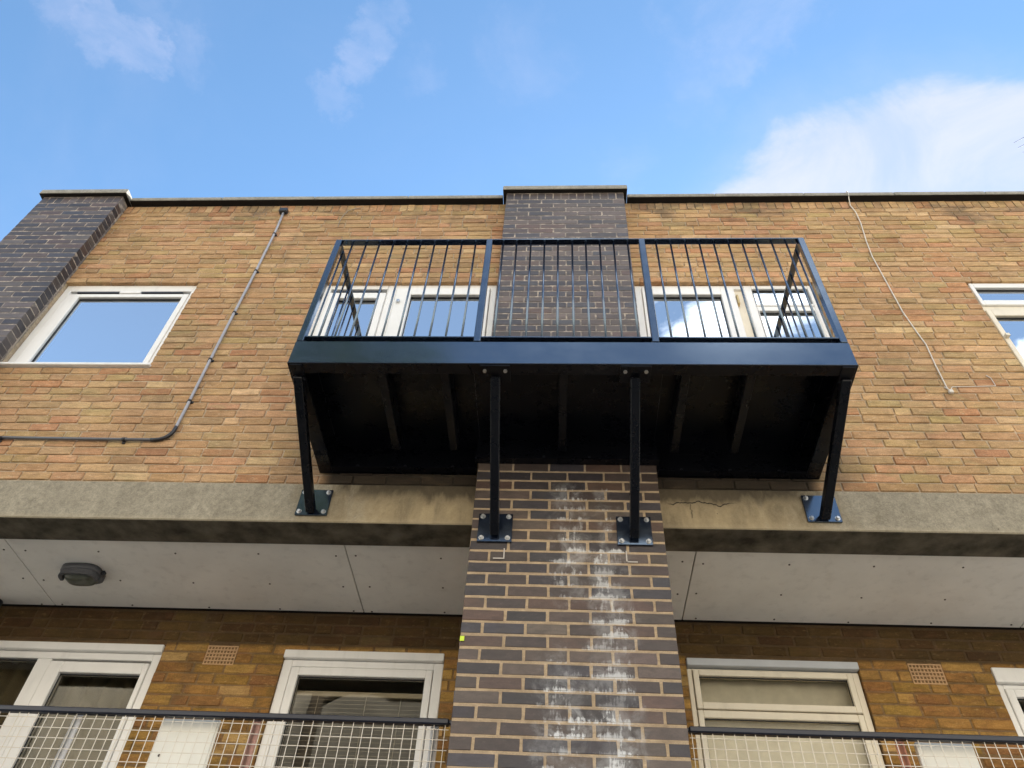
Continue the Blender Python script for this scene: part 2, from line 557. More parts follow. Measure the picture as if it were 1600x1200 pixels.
def make_glass(name, fac, edge=0.35, tint=(0.9, 0.95, 1.0), through=(0.75, 0.8, 0.78)):
    m, k = mat_new(name)
    g = k.node('BsdfGlossy')
    g.inputs['Roughness'].default_value = 0.0
    k.put(g.inputs['Color'], tint)
    k.put(g.inputs['Normal'], k.bump(k.noise(k.pos(), 1.6, 2, 0.5), 0.02, 0.05))
    t = k.node('BsdfTransparent')
    k.put(t.inputs[0], through)
    mx = k.node('MixShader')
    lw = k.node('LayerWeight')
    lw.inputs[0].default_value = 0.5
    k.put(mx.inputs[0], k.math('ADD', k.math('MULTIPLY', lw.outputs['Fresnel'], edge), fac, clamp=True))
    k.t.links.new(t.outputs[0], mx.inputs[1])
    k.t.links.new(g.outputs[0], mx.inputs[2])
    finish(k, mx.outputs[0])
    return m


def make_paint(name, rgb, rough, ior, tint=(1, 1, 1)):
    m, k = mat_new(name)
    p = k.pos()
    n = k.noise(p, 40, 4, 0.6)
    spots = k.noise(k.vec('MULTIPLY', p, (6, 6, 10)), 1.0, 6, 0.7)
    sh = bsdf(k, rgb, k.rng(spots, 0.3, 0.75, rough * 0.8, rough * 1.6, False), 0.5, 0, k.bump(n, 0.02, 0.004), ior)
    sh.node.inputs['Specular Tint'].default_value = (*tint, 1)
    finish(k, sh)
    return m


M = {}
M['yellow'] = make_yellow('yellow_stock_brick')
M['yellow_mortar'] = make_yellow('buff_mortar', (0.41, 0.325, 0.23))
GT = ((0.22, 0.10, 0.045), (0.13, 0.085, 0.03), (0.50, 0.33, 0.14))
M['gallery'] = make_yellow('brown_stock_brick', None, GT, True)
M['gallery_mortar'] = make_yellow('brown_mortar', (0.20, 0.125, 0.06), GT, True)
M['dark'] = make_dark('dark_engineering_brick')
M['dark_mortar'] = make_dark('sand_mortar', (0.40, 0.295, 0.19))
M['concrete'] = make_concrete('beam_concrete', (0.30, 0.262, 0.195))
M['concrete_dirty'] = make_concrete('weathered_concrete', (0.30, 0.28, 0.24), False)
M['soffit'] = simple('soffit_paint', (0.80, 0.78, 0.74), 0.8, 0.3, var=0.08, nscale=2.0, dirt=0.12)
M['screw'] = simple('rusty_screw', (0.06, 0.045, 0.035), 0.6)
M['shade_fill'] = simple('shade_black', (0.02, 0.017, 0.015), 0.9, 0.1)  # near-black that stands in for shade in gaps, holes and under copings
M['pvc'] = simple('white_plastic_frame', (0.80, 0.785, 0.76), 0.35, 0.5, var=0.03, nscale=6, dirt=0.10)
M['wood'] = simple('cream_painted_frame', (0.74, 0.67, 0.54), 0.5, 0.4, var=0.05, nscale=8, dirt=0.12)
M['grey_board'] = simple('grey_head_board', (0.50, 0.52, 0.55), 0.6, 0.4, var=0.05)
M['glass'] = make_glass('sky_glass', 0.74)
M['glass_low'] = make_glass('gallery_glass', 0.014, 0.05, (0.95, 0.95, 0.9), (0.92, 0.90, 0.86))
M['gasket'] = simple('rubber_gasket', (0.015, 0.015, 0.016), 0.6)
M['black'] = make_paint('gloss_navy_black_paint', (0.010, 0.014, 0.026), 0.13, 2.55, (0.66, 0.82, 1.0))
M['black_shaded'] = make_paint('shaded_black_paint', (0.004, 0.0045, 0.007), 0.25, 1.36)  # same balcony paint, darker and duller so the undersides read as shaded
M['zinc'] = simple('zinc_bolt', (0.62, 0.62, 0.62), 0.35, 0.5, 0.9, var=0.1)
M['conduit'] = simple('grey_plastic_conduit', (0.36, 0.36, 0.39), 0.35, 0.5, var=0.12, nscale=20)
M['conduit_shaded'] = simple('shaded_grey_conduit', (0.10, 0.10, 0.11), 0.35, 0.5, var=0.12, nscale=20)  # same grey conduit, its shaded underside put into the colour
M['clip'] = simple('dark_plastic_clip', (0.02, 0.021, 0.026), 0.4)
M['cable'] = simple('white_cable', (0.66, 0.60, 0.52), 0.5, var=0.1, nscale=25)
M['cable_dull'] = simple('weathered_cable', (0.30, 0.25, 0.20), 0.6, var=0.1)
M['handrail'] = simple('navy_handrail_paint', (0.012, 0.014, 0.024), 0.35, 0.5, var=0.15, nscale=30)
M['mesh'] = simple('cream_weld_mesh', (0.70, 0.63, 0.53), 0.5, 0.4, var=0.08, nscale=40)
M['post_white'] = simple('white_post_paint', (0.86, 0.84, 0.84), 0.45, var=0.14, nscale=22, dirt=0.2)
M['post_salmon'] = simple('faded_red_post_paint', (0.74, 0.42, 0.34), 0.5, var=0.22, nscale=26, dirt=0.1)
M['post_red'] = simple('red_oxide_post_paint', (0.80, 0.34, 0.22), 0.5, var=0.2, nscale=26)
M['board'] = simple('white_board', (0.78, 0.75, 0.67), 0.5, var=0.05, nscale=5, dirt=0.08)
M['lamp'] = simple('grey_lamp_casing', (0.07, 0.072, 0.082), 0.5, var=0.12)
M['lens'] = simple('dusty_lamp_lens', (0.075, 0.08, 0.062), 0.3, var=0.2, nscale=30)
M['pipe'] = simple('black_pipe', (0.012, 0.012, 0.014), 0.35)
M['terracotta'] = simple('buff_air_brick', (0.52, 0.33, 0.18), 0.85, 0.2, var=0.12, nscale=30, bump=0.3)
M['sticker'] = simple('lime_sticker', (0.62, 0.78, 0.05), 0.5, var=0.04)
M['chalk'] = simple('white_line_paint', (0.50, 0.45, 0.40), 0.7, var=0.1, nscale=60)
M['room'] = simple('room_paint', (0.42, 0.40, 0.36), 0.9, 0.2)
M['slat'] = simple('aluminium_slat', (0.34, 0.31, 0.24), 0.4, 0.5, var=0.06)
M['slat_white'] = simple('white_slat', (0.78, 0.77, 0.74), 0.4, 0.5, var=0.04)
M['curtain'] = simple('net_curtain_cloth', (0.80, 0.79, 0.70), 0.9, 0.1, var=0.08, nscale=14)
M['curtain_brown'] = simple('olive_curtain_cloth', (0.10, 0.088, 0.055), 0.9, 0.1, var=0.12, nscale=10)
M['brass'] = simple('brass_hinge', (0.55, 0.40, 0.18), 0.4, 0.5, 0.6, var=0.2, nscale=60)
M['aerial'] = simple('weathered_rod', (0.26, 0.29, 0.34), 0.8, 0.2)
M['roof'] = simple('roof_felt', (0.07, 0.07, 0.07), 0.9)
M['ground'] = simple('paving', (0.17, 0.16, 0.14), 0.9, 0.2, var=0.2, nscale=1.5, bump=0.2)

# ------------------------------------------------------------------ layout numbers (metres)
YW = 0.1125          # face of the upper brick wall
YB = 0.104           # face of the concrete beam
YG = 1.17            # face of the gallery wall
ZB0, ZB1 = -0.262, 0.045
ZTOP = 3.625         # underside of the copings
CH = 0.0749          # course height of the upper walls
GROUND = -4.85
PW = 0.5575          # half width of the central pillar
XL, XR = -5.175, 5.6

# ------------------------------------------------------------------ ground
g = MB()
g.poly([(-300, -300, GROUND), (300, -300, GROUND), (300, 300, GROUND), (-300, 300, GROUND)])
build(g, 'ground', M['ground'], kind='structure')

# ------------------------------------------------------------------ the block across the yard: it stands behind the camera
opp = thing('facing_building', (0, -26, GROUND), 'brown brick block across the yard, mirrored dimly in the gallery glass', 'building')
m_ = MB()
m_.box(-34, 30, -36, -26, GROUND, 16.0)
build(m_, 'wall', simple('brown_facing_brick', (0.255, 0.23, 0.195), 0.9, 0.2, var=0.25, nscale=0.8), opp)
m_ = MB()
m_.box(-34.3, 30.3, -36.3, -25.7, 16.002, 16.4)
build(m_, 'roof', simple('grey_roof_edge', (0.12, 0.12, 0.12), 0.9), opp)

# ------------------------------------------------------------------ the building
bld = thing('apartment_building', (0, 0, GROUND), 'flat-roofed block of flats in yellow brick with dark brick pillars and white framed windows', 'building')

# --- bricks ----------------------------------------------------------
YPAL = [((178, 139, 97), 10), ((186, 148, 104), 8), ((168, 128, 86), 8), ((176, 146, 98), 7), ((160, 120, 82), 5), ((190, 136, 100), 6), ((176, 112, 78), 3.2),
        ((203, 166, 120), 4), ((166, 142, 88), 4), ((216, 182, 134), 1.6), ((158, 96, 68), 1.4), ((150, 126, 90), 4)]
GPAL = [((168, 124, 66), 8), ((186, 142, 78), 7), ((150, 106, 56), 7), ((142, 92, 54), 5), ((196, 154, 84), 4), ((132, 84, 60), 4), ((158, 122, 58), 5), ((206, 170, 112), 1.5)]
DPAL = [((68, 61, 60), 8), ((56, 53, 57), 6), ((77, 69, 66), 7), ((88, 80, 77), 5), ((52, 50, 56), 5), ((83, 69, 63), 5), ((62, 62, 70), 5), ((96, 88, 84), 2)]


def pick(pal, gain, calm):
    c = s2l(random.choices([p[0] for p in pal], [p[1] for p in pal])[0])
    tw = sum(p[1] for p in pal)
    avg = [sum(s2l(p[0])[i] * p[1] for p in pal) / tw for i in range(3)]
    f = random.uniform(0.9, 1.1)
    return tuple((v + (a - v) * calm) * f * g_ * random.uniform(0.97, 1.03) for v, a, g_ in zip(c, avg, gain))


def variants(name, mat, n, dims, wob, bev):
    out = []
    for i in range(n):
        b = MB()
        b.box(-dims[0] / 2, dims[0] / 2, -dims[1] / 2, dims[1] / 2, -dims[2] / 2, dims[2] / 2, bev)
        b.v = [(x + random.uniform(-wob, wob) * 1.3, y + random.uniform(-wob, wob) * 0.7, z + random.uniform(-wob, wob)) for x, y, z in b.v]
        me = b.mesh(name)
        me.materials.append(mat)
        out.append((me, b.v, b.f))
    return out


BD = 0.1             # how deep the bricks go into the wall
yvar = variants('yellow_brick', M['yellow'], 7, (0.215, BD, CH - 0.0095), 0.0021, 0.005)
gvar = variants('yellow_brick', M['gallery'], 7, (0.215, BD, CH - 0.0095), 0.0024, 0.006)
dvar = variants('dark_brick', M['dark'], 9, (0.215, BD, 0.062), 0.0017, 0.0035)


class Brickwork:
    def __init__(self, parent, var, pal, gain, yf, seed, wobble=1.0, calm=0.4):
        self.parent, self.var, self.pal, self.gain, self.yf, self.wob, self.calm = parent, var, pal, gain, yf, wobble, calm
        self.items = []
        self.rnd = random.Random(seed)

    def brick(self, x, z, ln, h):
        """x, z: middle of its face"""
        if ln > 0.02:
            r = self.rnd
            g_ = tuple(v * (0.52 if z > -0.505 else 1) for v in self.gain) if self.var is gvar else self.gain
            self.items.append((x, z, ln, h, r.randrange(len(self.var)), r.gauss(0, 0.0011) * self.wob, r.gauss(0, 0.004) * self.wob, r.gauss(0, 0.006) * self.wob, r.choice((-1, 1)), pick(self.pal, g_, self.calm)))

    def courses(self, x0, x1, z0, n, ch, holes=(), joint=0.01, shift=None, length=0.225, headers=0.0, jitter=0.0):
        r = self.rnd
        for i in range(n):
            zc = z0 + (i + 0.5) * ch
            spans = [(x0, x1)]
            for hx0, hx1, hz0, hz1 in holes:
                if hz0 < zc < hz1:
                    ns = []
                    for a, b in spans:
                        if hx1 <= a or hx0 >= b:
                            ns.append((a, b))
                        else:
                            if hx0 > a + 0.01:
                                ns.append((a, hx0))
                            if hx1 < b - 0.01:
                                ns.append((hx1, b))
                    spans = ns
            start = x0 + (shift(i) if shift else (0 if i % 2 else -0.1125)) + r.uniform(-jitter, jitter)
            cuts, x = [], start
            while x < x1 + 0.5:
                cuts.append(x)
                ln = length + r.uniform(-jitter, jitter) * 0.35
                if r.random() < headers:
                    ln = length / 2
                x += ln
            for a, b in spans:
                prev = a
                cs = [c for c in cuts if a + 0.045 < c < b - 0.045] + [b]
                for j, c in enumerate(cs):
                    l_ = prev + (0 if prev == a else joint / 2)
                    r_ = c - (0 if c == b else joint / 2)
                    self.brick((l_ + r_) / 2, zc, r_ - l_, ch - (0.0115 if self.var is dvar and z0 < -1 else 0.0085 if self.var is dvar else 0.0095))
                    prev = c

    def on_edge(self, x0, x1, z0, z1):
        n = max(1, round((x1 - x0) / 0.075))
        s = (x1 - x0) / n
        for i in range(n):
            self.brick(x0 + (i + 0.5) * s, (z0 + z1) / 2, s - 0.009, z1 - z0)


def place(works, limit, name, hidden):
    """the LIMIT bricks that show largest become objects, the rest of each face is one joined part"""
    ranked = []
    for wk in works:
        for n, it in enumerate(wk.items):
            x, z, ln, h = it[:4]
            q = [to_px((x + a * ln / 2, wk.yf, z + b * h / 2)) for a, b in ((-1, -1), (1, -1), (1, 1), (-1, 1))]
            cx, cy_ = sum(p[0] for p in q) / 4, sum(p[1] for p in q) / 4
            area = abs(sum(q[i][0] * q[(i + 1) % 4][1] - q[(i + 1) % 4][0] * q[i][1] for i in range(4))) / 2
            if -10 < cx < 1610 and -10 < cy_ < 1212 and not hidden(cx, cy_, wk):
                ranked.append((area, id(wk), n))
    ranked.sort(reverse=True)
    chosen = {(w_, n) for a, w_, n in ranked[:limit]}
    for wk in works:
        rest = MB()
        rest.col = []
        pb = base_of(wk.parent)
        for n, (x, z, ln, h, vi, dy_, rx, ry, fl_, colr) in enumerate(wk.items):
            me, vv, ff = wk.var[vi]
            hv = 0.062 if wk.var is dvar else CH - 0.0095
            sx, sz = ln / 0.215 * fl_, h / hv
            y = wk.yf + BD / 2 + dy_
            ey, ex = ry * (0.5 if ln > 0.1 else 1), rx
            if (id(wk), n) in chosen:
                o = bpy.data.objects.new(name, me)
                COL.objects.link(o)
                o.parent = wk.parent
                o.location = Vector((x, y, z)) - pb
                o.rotation_euler = (ex, ey, 0)
                o.scale = (abs(sx), 1, sz)
                o.color = (*colr, 1)
            else:
                rot = Euler((ex, ey, 0)).to_matrix()
                b0 = len(rest.v)
                for p in vv:
                    q = rot @ Vector((p[0] * abs(sx), p[1], p[2] * sz))
                    rest.v.append((q.x + x, q.y + y, q.z + z))
                    rest.col.append(colr)
                for f in ff:
                    rest.f.append(tuple(i + b0 for i in f))
                    rest.smooth.append(False)
        if rest.v:
            build(rest, name.replace('brick', 'brickwork'), wk.var[0][0].materials[0], wk.parent, kind='stuff')


def wall_slab(mb, x0, x1, z0, z1, y0, y1, holes):
    """a slab with rectangular holes, cut into butting boxes"""
    xs = sorted({x0, x1, *[min(max(v, x0), x1) for h in holes for v in h[:2]]})
    for a, b in zip(xs, xs[1:]):
        if b - a < 1e-4:
            continue
        m_ = (a + b) / 2
        zz = z0
        for h in sorted((h for h in holes if h[0] < m_ < h[1]), key=lambda h: h[2]):
            if h[2] > zz:
                mb.box(a, b, y0, y1, zz, min(h[2], z1))
            zz = max(zz, h[3])
        if zz < z1:
            mb.box(a, b, y0, y1, zz, z1)


# openings (x0, x1, z0, z1)
H_W1 = (-4.356, -3.165, 1.175, 2.306)
H_LP = (-1.43, -0.5575, 0.345, 2.306)
H_LS = (-2.06, -1.43, 1.175, 2.306)
H_RP = (0.5575, 1.47, 0.345, 2.306)
H_RS = (1.47, 2.045, 1.175, 2.306)
H_W4 = (3.268, 4.42, 1.175, 2.316)
H_GD = (-4.5, -2.738, -2.52, -0.514)
H_G2 = (-1.895, -0.803, -1.75, -0.527)
H_G3 = (0.796, 1.905, -1.75, -0.512)
H_G4 = (2.738, 4.0, -2.52, -0.522)

# --- walls (mortar cores; the bricks are laid on them) ----------------
cores = {}


def core(name, mat, boxes, label=None):
    mb = MB()
    for b in boxes:
        mb.box(*b)
    o = build(mb, name, mat, bld, label=label)
    return o


mb = MB()
wall_slab(mb, -4.3595, -PW, ZB1, ZTOP, YW + 0.0080, YW + 0.22, [H_W1, H_LS, H_LP])
wall_l = build(mb, 'brick_wall', M['yellow_mortar'], bld)
mb = MB()
wall_slab(mb, PW, XR, ZB1, ZTOP, YW + 0.0080, YW + 0.22, [H_RP, H_RS, H_W4])
wall_r = build(mb, 'brick_wall', M['yellow_mortar'], bld)
mb = MB()
wall_slab(mb, XL + 0.01, XR, -2.55, -0.20, YG + 0.0045, YG + 0.22, [H_GD, H_G2, H_G3, H_G4])
wall_g = build(mb, 'gallery_wall', M['gallery_mortar'], bld)
pil_c = core('pillar', M['dark_mortar'], [(-PW + 0.002, PW - 0.002, 0.0018, 0.335, GROUND, ZTOP)])
pil_l = core('pillar', M['dark_mortar'], [(XL + 0.002, -4.362, 0.0018, 0.335, GROUND, ZTOP)])

bw_l = Brickwork(wall_l, yvar, YPAL, (0.90, 0.95, 1.05), YW, 1, 1.3, 0.55)
bw_r = Brickwork(wall_r, yvar, YPAL, (0.98, 1.04, 1.13), YW, 2, 1.3, 0.55)
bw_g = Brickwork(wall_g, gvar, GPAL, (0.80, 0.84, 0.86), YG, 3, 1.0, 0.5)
bw_pc = Brickwork(pil_c, dvar, DPAL, (1.02, 0.89, 0.79), 0.0, 4, 0.3, 0.0)
bw_pl = Brickwork(pil_l, dvar, DPAL, (0.90, 0.85, 0.85), 0.0, 5, 0.3, 0.0)
ZE = 3.4936          # foot of the brick-on-edge course under the coping
n_up = int((ZE - ZB1) / CH)
for bw, x0, x1, holes in ((bw_l, -4.3575, -PW, [H_W1, H_LS, H_LP]), (bw_r, PW, XR, [H_RP, H_RS, H_W4])):
    bw.courses(x0, x1, ZE - n_up * CH, n_up, CH, holes, joint=0.009, headers=0.09, jitter=0.05)
    bw.on_edge(x0, x1, ZE + 0.003, ZTOP - 0.011)
bw_g.courses(XL + 0.01, XR, -2.52, 30, 0.0755, [H_GD, H_G2, H_G3, H_G4, (-2.437, -2.221, -0.655, -0.505), (2.221, 2.437, -0.655, -0.505)], joint=0.011, headers=0.16, jitter=0.05)
for bw, a, b in ((bw_pc, -PW, PW), (bw_pl, XL, -4.36)):
        # lower courses: full bricks start even rows; the coursing meets at z = 0
    nlow = int(-GROUND / 0.075)
    bw.courses(a, b, -0.075 * nlow, nlow, 0.075, joint=0.0125, shift=lambda i, n=nlow: 0 if (n - 1 - i) % 2 == 0 else -0.1125, length=0.2252, jitter=0.004)
    bw.courses(a, b, 0.0, 47, 3.4936 / 47, joint=0.009, shift=lambda i: -0.1125 if i % 2 == 0 else 0, length=0.2252, jitter=0.004)
    bw.on_edge(a, b, ZE + 0.006, ZTOP - 0.011)


def hid_yellow(x, y, wk):
    if 455 < x < 1335 and 535 < y < 742:
        return True
    if wk is bw_g:
        return y < 962 or 700 < x < 1075 or y > 1125
    return False


def hid_dark(x, y, wk):
    return (540 < y < 740) or (wk is bw_pl and y > 560)


place([bw_l, bw_r, bw_g], 300, 'yellow_brick', hid_yellow)
place([bw_pc, bw_pl], 300, 'dark_brick', hid_dark)

# --- air bricks in the gallery wall ----------------------------------
for cx in (-2.33, 2.33):
    b = MB()
    x0, x1, z0, z1 = cx - 0.105, cx + 0.105, -0.648, -0.510
    nx, nz = 9, 5
    bx, bz = 0.0072, 0.0078
    px, pz = (x1 - x0 - bx) / nx, (z1 - z0 - bz) / nz
    for i in range(nz + 1):
        b.box(x0, x1, YG - 0.002, YG + 0.014, z0 + i * pz, z0 + i * pz + bz)
    for i in range(nx + 1):
        for j in range(nz):
            b.box(x0 + i * px, x0 + i * px + bx, YG, YG + 0.012, z0 + j * pz + bz, z0 + (j + 1) * pz)
    ab = build(b, 'air_brick', M['terracotta'], bld)
    b = MB()
    b.box(x0 + 0.004, x1 - 0.004, YG + 0.0145, YG + 0.09, z0 + 0.004, z1 - 0.004)
    build(b, 'cavity_shade', M['shade_fill'], ab)

# --- concrete beams over the gallery ---------------------------------
for a, b in ((XL + 0.02, -PW - 0.002), (PW + 0.002, XR)):
    m_ = MB()
    m_.box(a, b, YB, 0.335, ZB0, ZB1 - 0.006, 0.006)
    build(m_, 'concrete_beam', M['concrete'], bld)
    m_ = MB()
    # the beam's soffit is darker than its face: a thin skim under it
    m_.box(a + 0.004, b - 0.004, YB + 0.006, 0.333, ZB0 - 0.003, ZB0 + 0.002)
    build(m_, 'beam_soffit', simple('dark_render', (0.105, 0.092, 0.07), 0.95, 0.1, var=0.6, nscale=7), bld)

# --- gallery ceiling panels ------------------------------------------
edges = [XL + 0.02, -3.64, -1.402, 0.800, 3.032, XR]
for a, b in zip(edges, edges[1:]):
    m_ = MB()
    m_.box(a + 0.0035, b - 0.0035, 0.337, 1.135, -0.25, -0.238, 0.002)
    pn = build(m_, 'ceiling_panel', M['soffit'], bld)
    s_ = MB()
    nx = max(2, round((b - a) / 0.5))
    for i in range(nx + 1):
        for yy in (0.47, 0.81, 1.11):
            xx = a + 0.075 + (b - a - 0.15) * i / nx + random.uniform(-0.02, 0.02)
            yj = yy + random.uniform(-0.012, 0.012)
            if XL < xx < XR:
                s_.tube([(xx, yj, -0.2535), (xx, yj, -0.249)], 0.0065, 8)
    build(s_, 'panel_screws', M['screw'], pn, kind='stuff')
m_ = MB()
m_.box(XL + 0.02, XR, 1.137, YG + 0.003, -0.243, -0.225)
build(m_, 'shadow_gap', M['shade_fill'], bld)
m_ = MB()
m_.box(XL + 0.02, XR, 0.337, YG + 0.22, -0.2, 0.02)
build(m_, 'floor_slab', M['room'], bld)

# --- copings ----------------------------------------------------------
def coping(x0, x1, y0, y1, z0, z1, step=0.9):
    n = max(1, round((x1 - x0) / step))
    s_ = (x1 - x0) / n
    for i in range(n):
        b = MB()
        b.box(x0 + i * s_ + 0.002, x0 + (i + 1) * s_ - 0.002, y0, y1, z0 + random.uniform(0, 0.0025), z1 + random.uniform(-0.002, 0.002), 0.006)
        build(b, 'coping_stone', M['concrete_dirty'], bld)


def coping_shade(x0, x1, y0, z):
    b = MB()
    b.box(x0, x1, y0, 0.40, z - 0.006, z - 0.0008)
    build(b, 'shade_strip', M['shade_fill'], bld)  # dark strip added under the coping to deepen its shade


coping_shade(-4.316, -0.599, 0.054, ZTOP + 0.004)
coping_shade(0.599, XR, 0.054, ZTOP + 0.004)
coping_shade(-0.591, 0.591, -0.038, ZTOP)
coping_shade(XL - 0.034, -4.324, -0.038, ZTOP)
coping(-4.318, -0.597, 0.050, 0.42, ZTOP + 0.004, 3.684)
coping(0.597, XR, 0.050, 0.42, ZTOP + 0.004, 3.684)
coping(-0.595, 0.595, -0.042, 0.425, ZTOP, 3.694, 1.3)
coping(XL - 0.038, -4.320, -0.042, 0.425, ZTOP, 3.694, 1.3)

# --- the rest of the shell --------------------------------------------
m_ = MB()
m_.box(XL + 0.02, XR, 0.336, 9.0, 3.30, 3.50)
build(m_, 'roof', M['roof'], bld)
m_ = MB()
m_.box(XL + 0.02, XR, 5.0, 5.2, GROUND, 3.298)
build(m_, 'inner_wall', M['room'], bld)
for x in (XL + 0.02, XR - 0.2):
    m_ = MB()
    m_.box(x, x + 0.2, 0.34, 4.998, -0.19, 3.298)
    m_.box(x, x + 0.2, YG + 0.222, 4.998, GROUND, -0.202)
    build(m_, 'end_wall', M['room'], bld)
for x in (-2.35, 0.0, 2.4):
    m_ = MB()
    m_.box(x - 0.06, x + 0.06, 0.34, 4.998, 0.022, 3.298)
    build(m_, 'partition', M['room'], bld)
m_ = MB()
m_.box(XL + 0.22, XR - 0.202, YG + 0.222, 4.998, -0.2, -0.1)
m_.box(XL + 0.22, XR - 0.202, 0.34, 4.998, -0.0, 0.02)
build(m_, 'room_floor', M['room'], bld)
m_ = MB()
m_.box(XL + 0.02, XR, 0.13, 4.998, -2.70, -2.55)
build(m_, 'gallery_floor', simple('pale_screed', (0.45, 0.42, 0.37), 0.9), bld)
m_ = MB()
m_.box(XL + 0.02, XR, YG, YG + 0.2, GROUND, -2.702)
build(m_, 'ground_floor_wall', M['gallery_mortar'], bld)

# ------------------------------------------------------------------ windows
def win(label=None):
    o = bpy.data.objects.new('window', None)
    COL.objects.link(o)
    o.parent = bld
    o.location = (0, 0, -GROUND)
    if label:
        o['label'] = label
    return o


def piece(wn, name, mat, fn, label=None):
    b = MB()
    fn(b)
    return build(b, name, mat, wn, label=label)


def glazing(wn, x0, x1, z0, z1, y, mat=None, frame=None):
    """rubber gasket line round a pane"""
    piece(wn, 'gasket', M['gasket'], lambda b: b.frame(x0 - 0.006, x1 + 0.006, z0 - 0.006, z1 + 0.006, y - 0.004, y + 0.004, 0.008, 0.008, 0.010, 0.007, 0))
    piece(wn, 'pane', mat or M['glass'], lambda b: b.box(x0 - 0.004, x1 + 0.004, y + 0.0045, y + 0.0125, z0 - 0.004, z1 + 0.004))


YF = 0.150           # face of the upper window frames
# first window, beside the left pillar
wn = win('square window with one large pane beside the dark pillar')
def f(b):
    b.frame(-4.352, -3.170, 1.205, 2.304, YF, YF + 0.07, 0.062, 0.045, 0.085, 0.03)
piece(wn, 'frame', M['pvc'], f)
piece(wn, 'sash', M['pvc'], lambda b: (b.frame(-4.288, -3.217, 1.237, 2.172, YF - 0.006, YF + 0.055, 0.112, 0.046, 0.045, 0.03)))
piece(wn, 'trickle_vent', M['clip'], lambda b: (b.box(-4.215, -3.845, YF - 0.010, YF + 0.02, 2.184, 2.198), b.box(-3.640, -3.280, YF - 0.010, YF + 0.02, 2.184, 2.198)))
piece(wn, 'vent_cover', M['pvc'], lambda b: b.box(-3.835, -3.650, YF - 0.014, YF + 0.01, 2.176, 2.208, 0.003))
glazing(wn, -4.172, -3.266, 1.27, 2.126, YF + 0.02)
piece(wn, 'sill', M['pvc'], lambda b: (b.box(-4.355, -3.150, 0.085, YF + 0.06, 1.178, 1.203, 0.005)))

# balcony doors left of the pillar
wn = win('glazed balcony door with a narrow side window on the left of the pillar')
piece(wn, 'frame', M['pvc'], lambda b: (b.frame(-1.504, -0.578, 0.35, 2.304, YF, YF + 0.07, 0.076, 0.05, 0.055, 0.05), b.frame(-2.056, -1.506, 1.18, 2.304, YF, YF + 0.07, 0.06, 0.003, 0.055, 0.05)))
piece(wn, 'sash', M['pvc'], lambda b: b.frame(-1.994, -1.511, 1.232, 2.185, YF - 0.010, YF + 0.055, 0.085, 0.07, 0.078, 0.08))
piece(wn, 'door_leaf', M['pvc'], lambda b: b.frame(-1.424, -0.632, 0.405, 2.243, YF - 0.012, YF + 0.055, 0.128, 0.083, 0.088, 0.10))
piece(wn, 'vent', M['clip'], lambda b: b.box(-1.94, -1.55, YF - 0.012, YF + 0.02, 2.190, 2.202))
piece(wn, 'lock', M['zinc'], lambda b: b.box(-1.40, -1.375, YF - 0.03, YF - 0.011, 2.03, 2.07, 0.003))
glazing(wn, -1.903, -1.580, 1.282, 2.104, YF + 0.02)
glazing(wn, -1.294, -0.717, 0.507, 2.152, YF + 0.02)

# balcony doors right of the pillar
wn = win('glazed balcony door with a two-light side window on the right of the pillar')
piece(wn, 'frame', M['pvc'], lambda b: (b.frame(0.575, 1.476, 0.35, 2.292, YF, YF + 0.07, 0.06, 0.002, 0.045, 0.05), b.frame(1.478, 2.043, 1.18, 2.292, YF - 0.002, YF + 0.07, 0.062, 0.045, 0.045, 0.05), b.box(1.542, 1.996, YF, YF + 0.07, 1.955, 2.005, 0.004)))
piece(wn, 'mullion', M['wood'], lambda b: b.box(1.395, 1.472, YF + 0.022, YF + 0.07, 0.401, 2.246, 0.004), 'dull grey recessed post between door and side window')
piece(wn, 'door_leaf', M['pvc'], lambda b: b.frame(0.637, 1.391, 0.405, 2.243, YF - 0.012, YF + 0.055, 0.086, 0.112, 0.088, 0.10))
piece(wn, 'hinge', M['brass'], lambda b: b.box(1.394, 1.412, YF - 0.022, YF + 0.02, 2.02, 2.14, 0.004))
piece(wn, 'sash', M['pvc'], lambda b: b.frame(1.544, 1.994, 1.232, 1.952, YF - 0.006, YF + 0.055, 0.004, 0.008, 0.012, 0.06))
glazing(wn, 0.727, 1.277, 0.507, 2.152, YF + 0.02)
glazing(wn, 1.551, 1.978, 2.036, 2.242, YF + 0.02)
glazing(wn, 1.550, 1.984, 1.262, 1.938, YF + 0.02)
piece(wn, 'transom', M['pvc'], lambda b: b.box(1.542, 1.996, YF - 0.006, YF + 0.06, 2.007, 2.032, 0.003))

# window at the right edge
wn = win('cream window with a narrow top light over a casement with a blind')
piece(wn, 'frame', M['wood'], lambda b: (b.frame(3.274, 4.40, 1.20, 2.345, YF, YF + 0.07, 0.020, 0.045, 0.042, 0.04, 0.003), b.box(3.296, 4.352, YF, YF + 0.07, 1.944, 2.004, 0.003)))
piece(wn, 'top_light', M['pvc'], lambda b: b.frame(3.297, 4.351, 2.007, 2.300, YF - 0.018, YF + 0.03, 0.030, 0.04, 0.06, 0.062, 0.004))
piece(wn, 'sash', M['wood'], lambda b: b.frame(3.297, 4.351, 1.242, 1.940, YF - 0.016, YF + 0.04, 0.042, 0.05, 0.072, 0.06, 0.004))
piece(wn, 'hinge', M['wood'], lambda b: b.box(3.300, 3.330, YF - 0.05, YF - 0.017, 1.58, 1.61, 0.003))
glazing(wn, 3.329, 4.308, 2.072, 2.238, YF + 0.01)
glazing(wn, 3.342, 4.298, 1.306, 1.866, YF + 0.01)
piece(wn, 'sill', M['wood'], lambda b: b.box(3.262, 4.42, 0.088, YF + 0.06, 1.178, 1.199, 0.005))

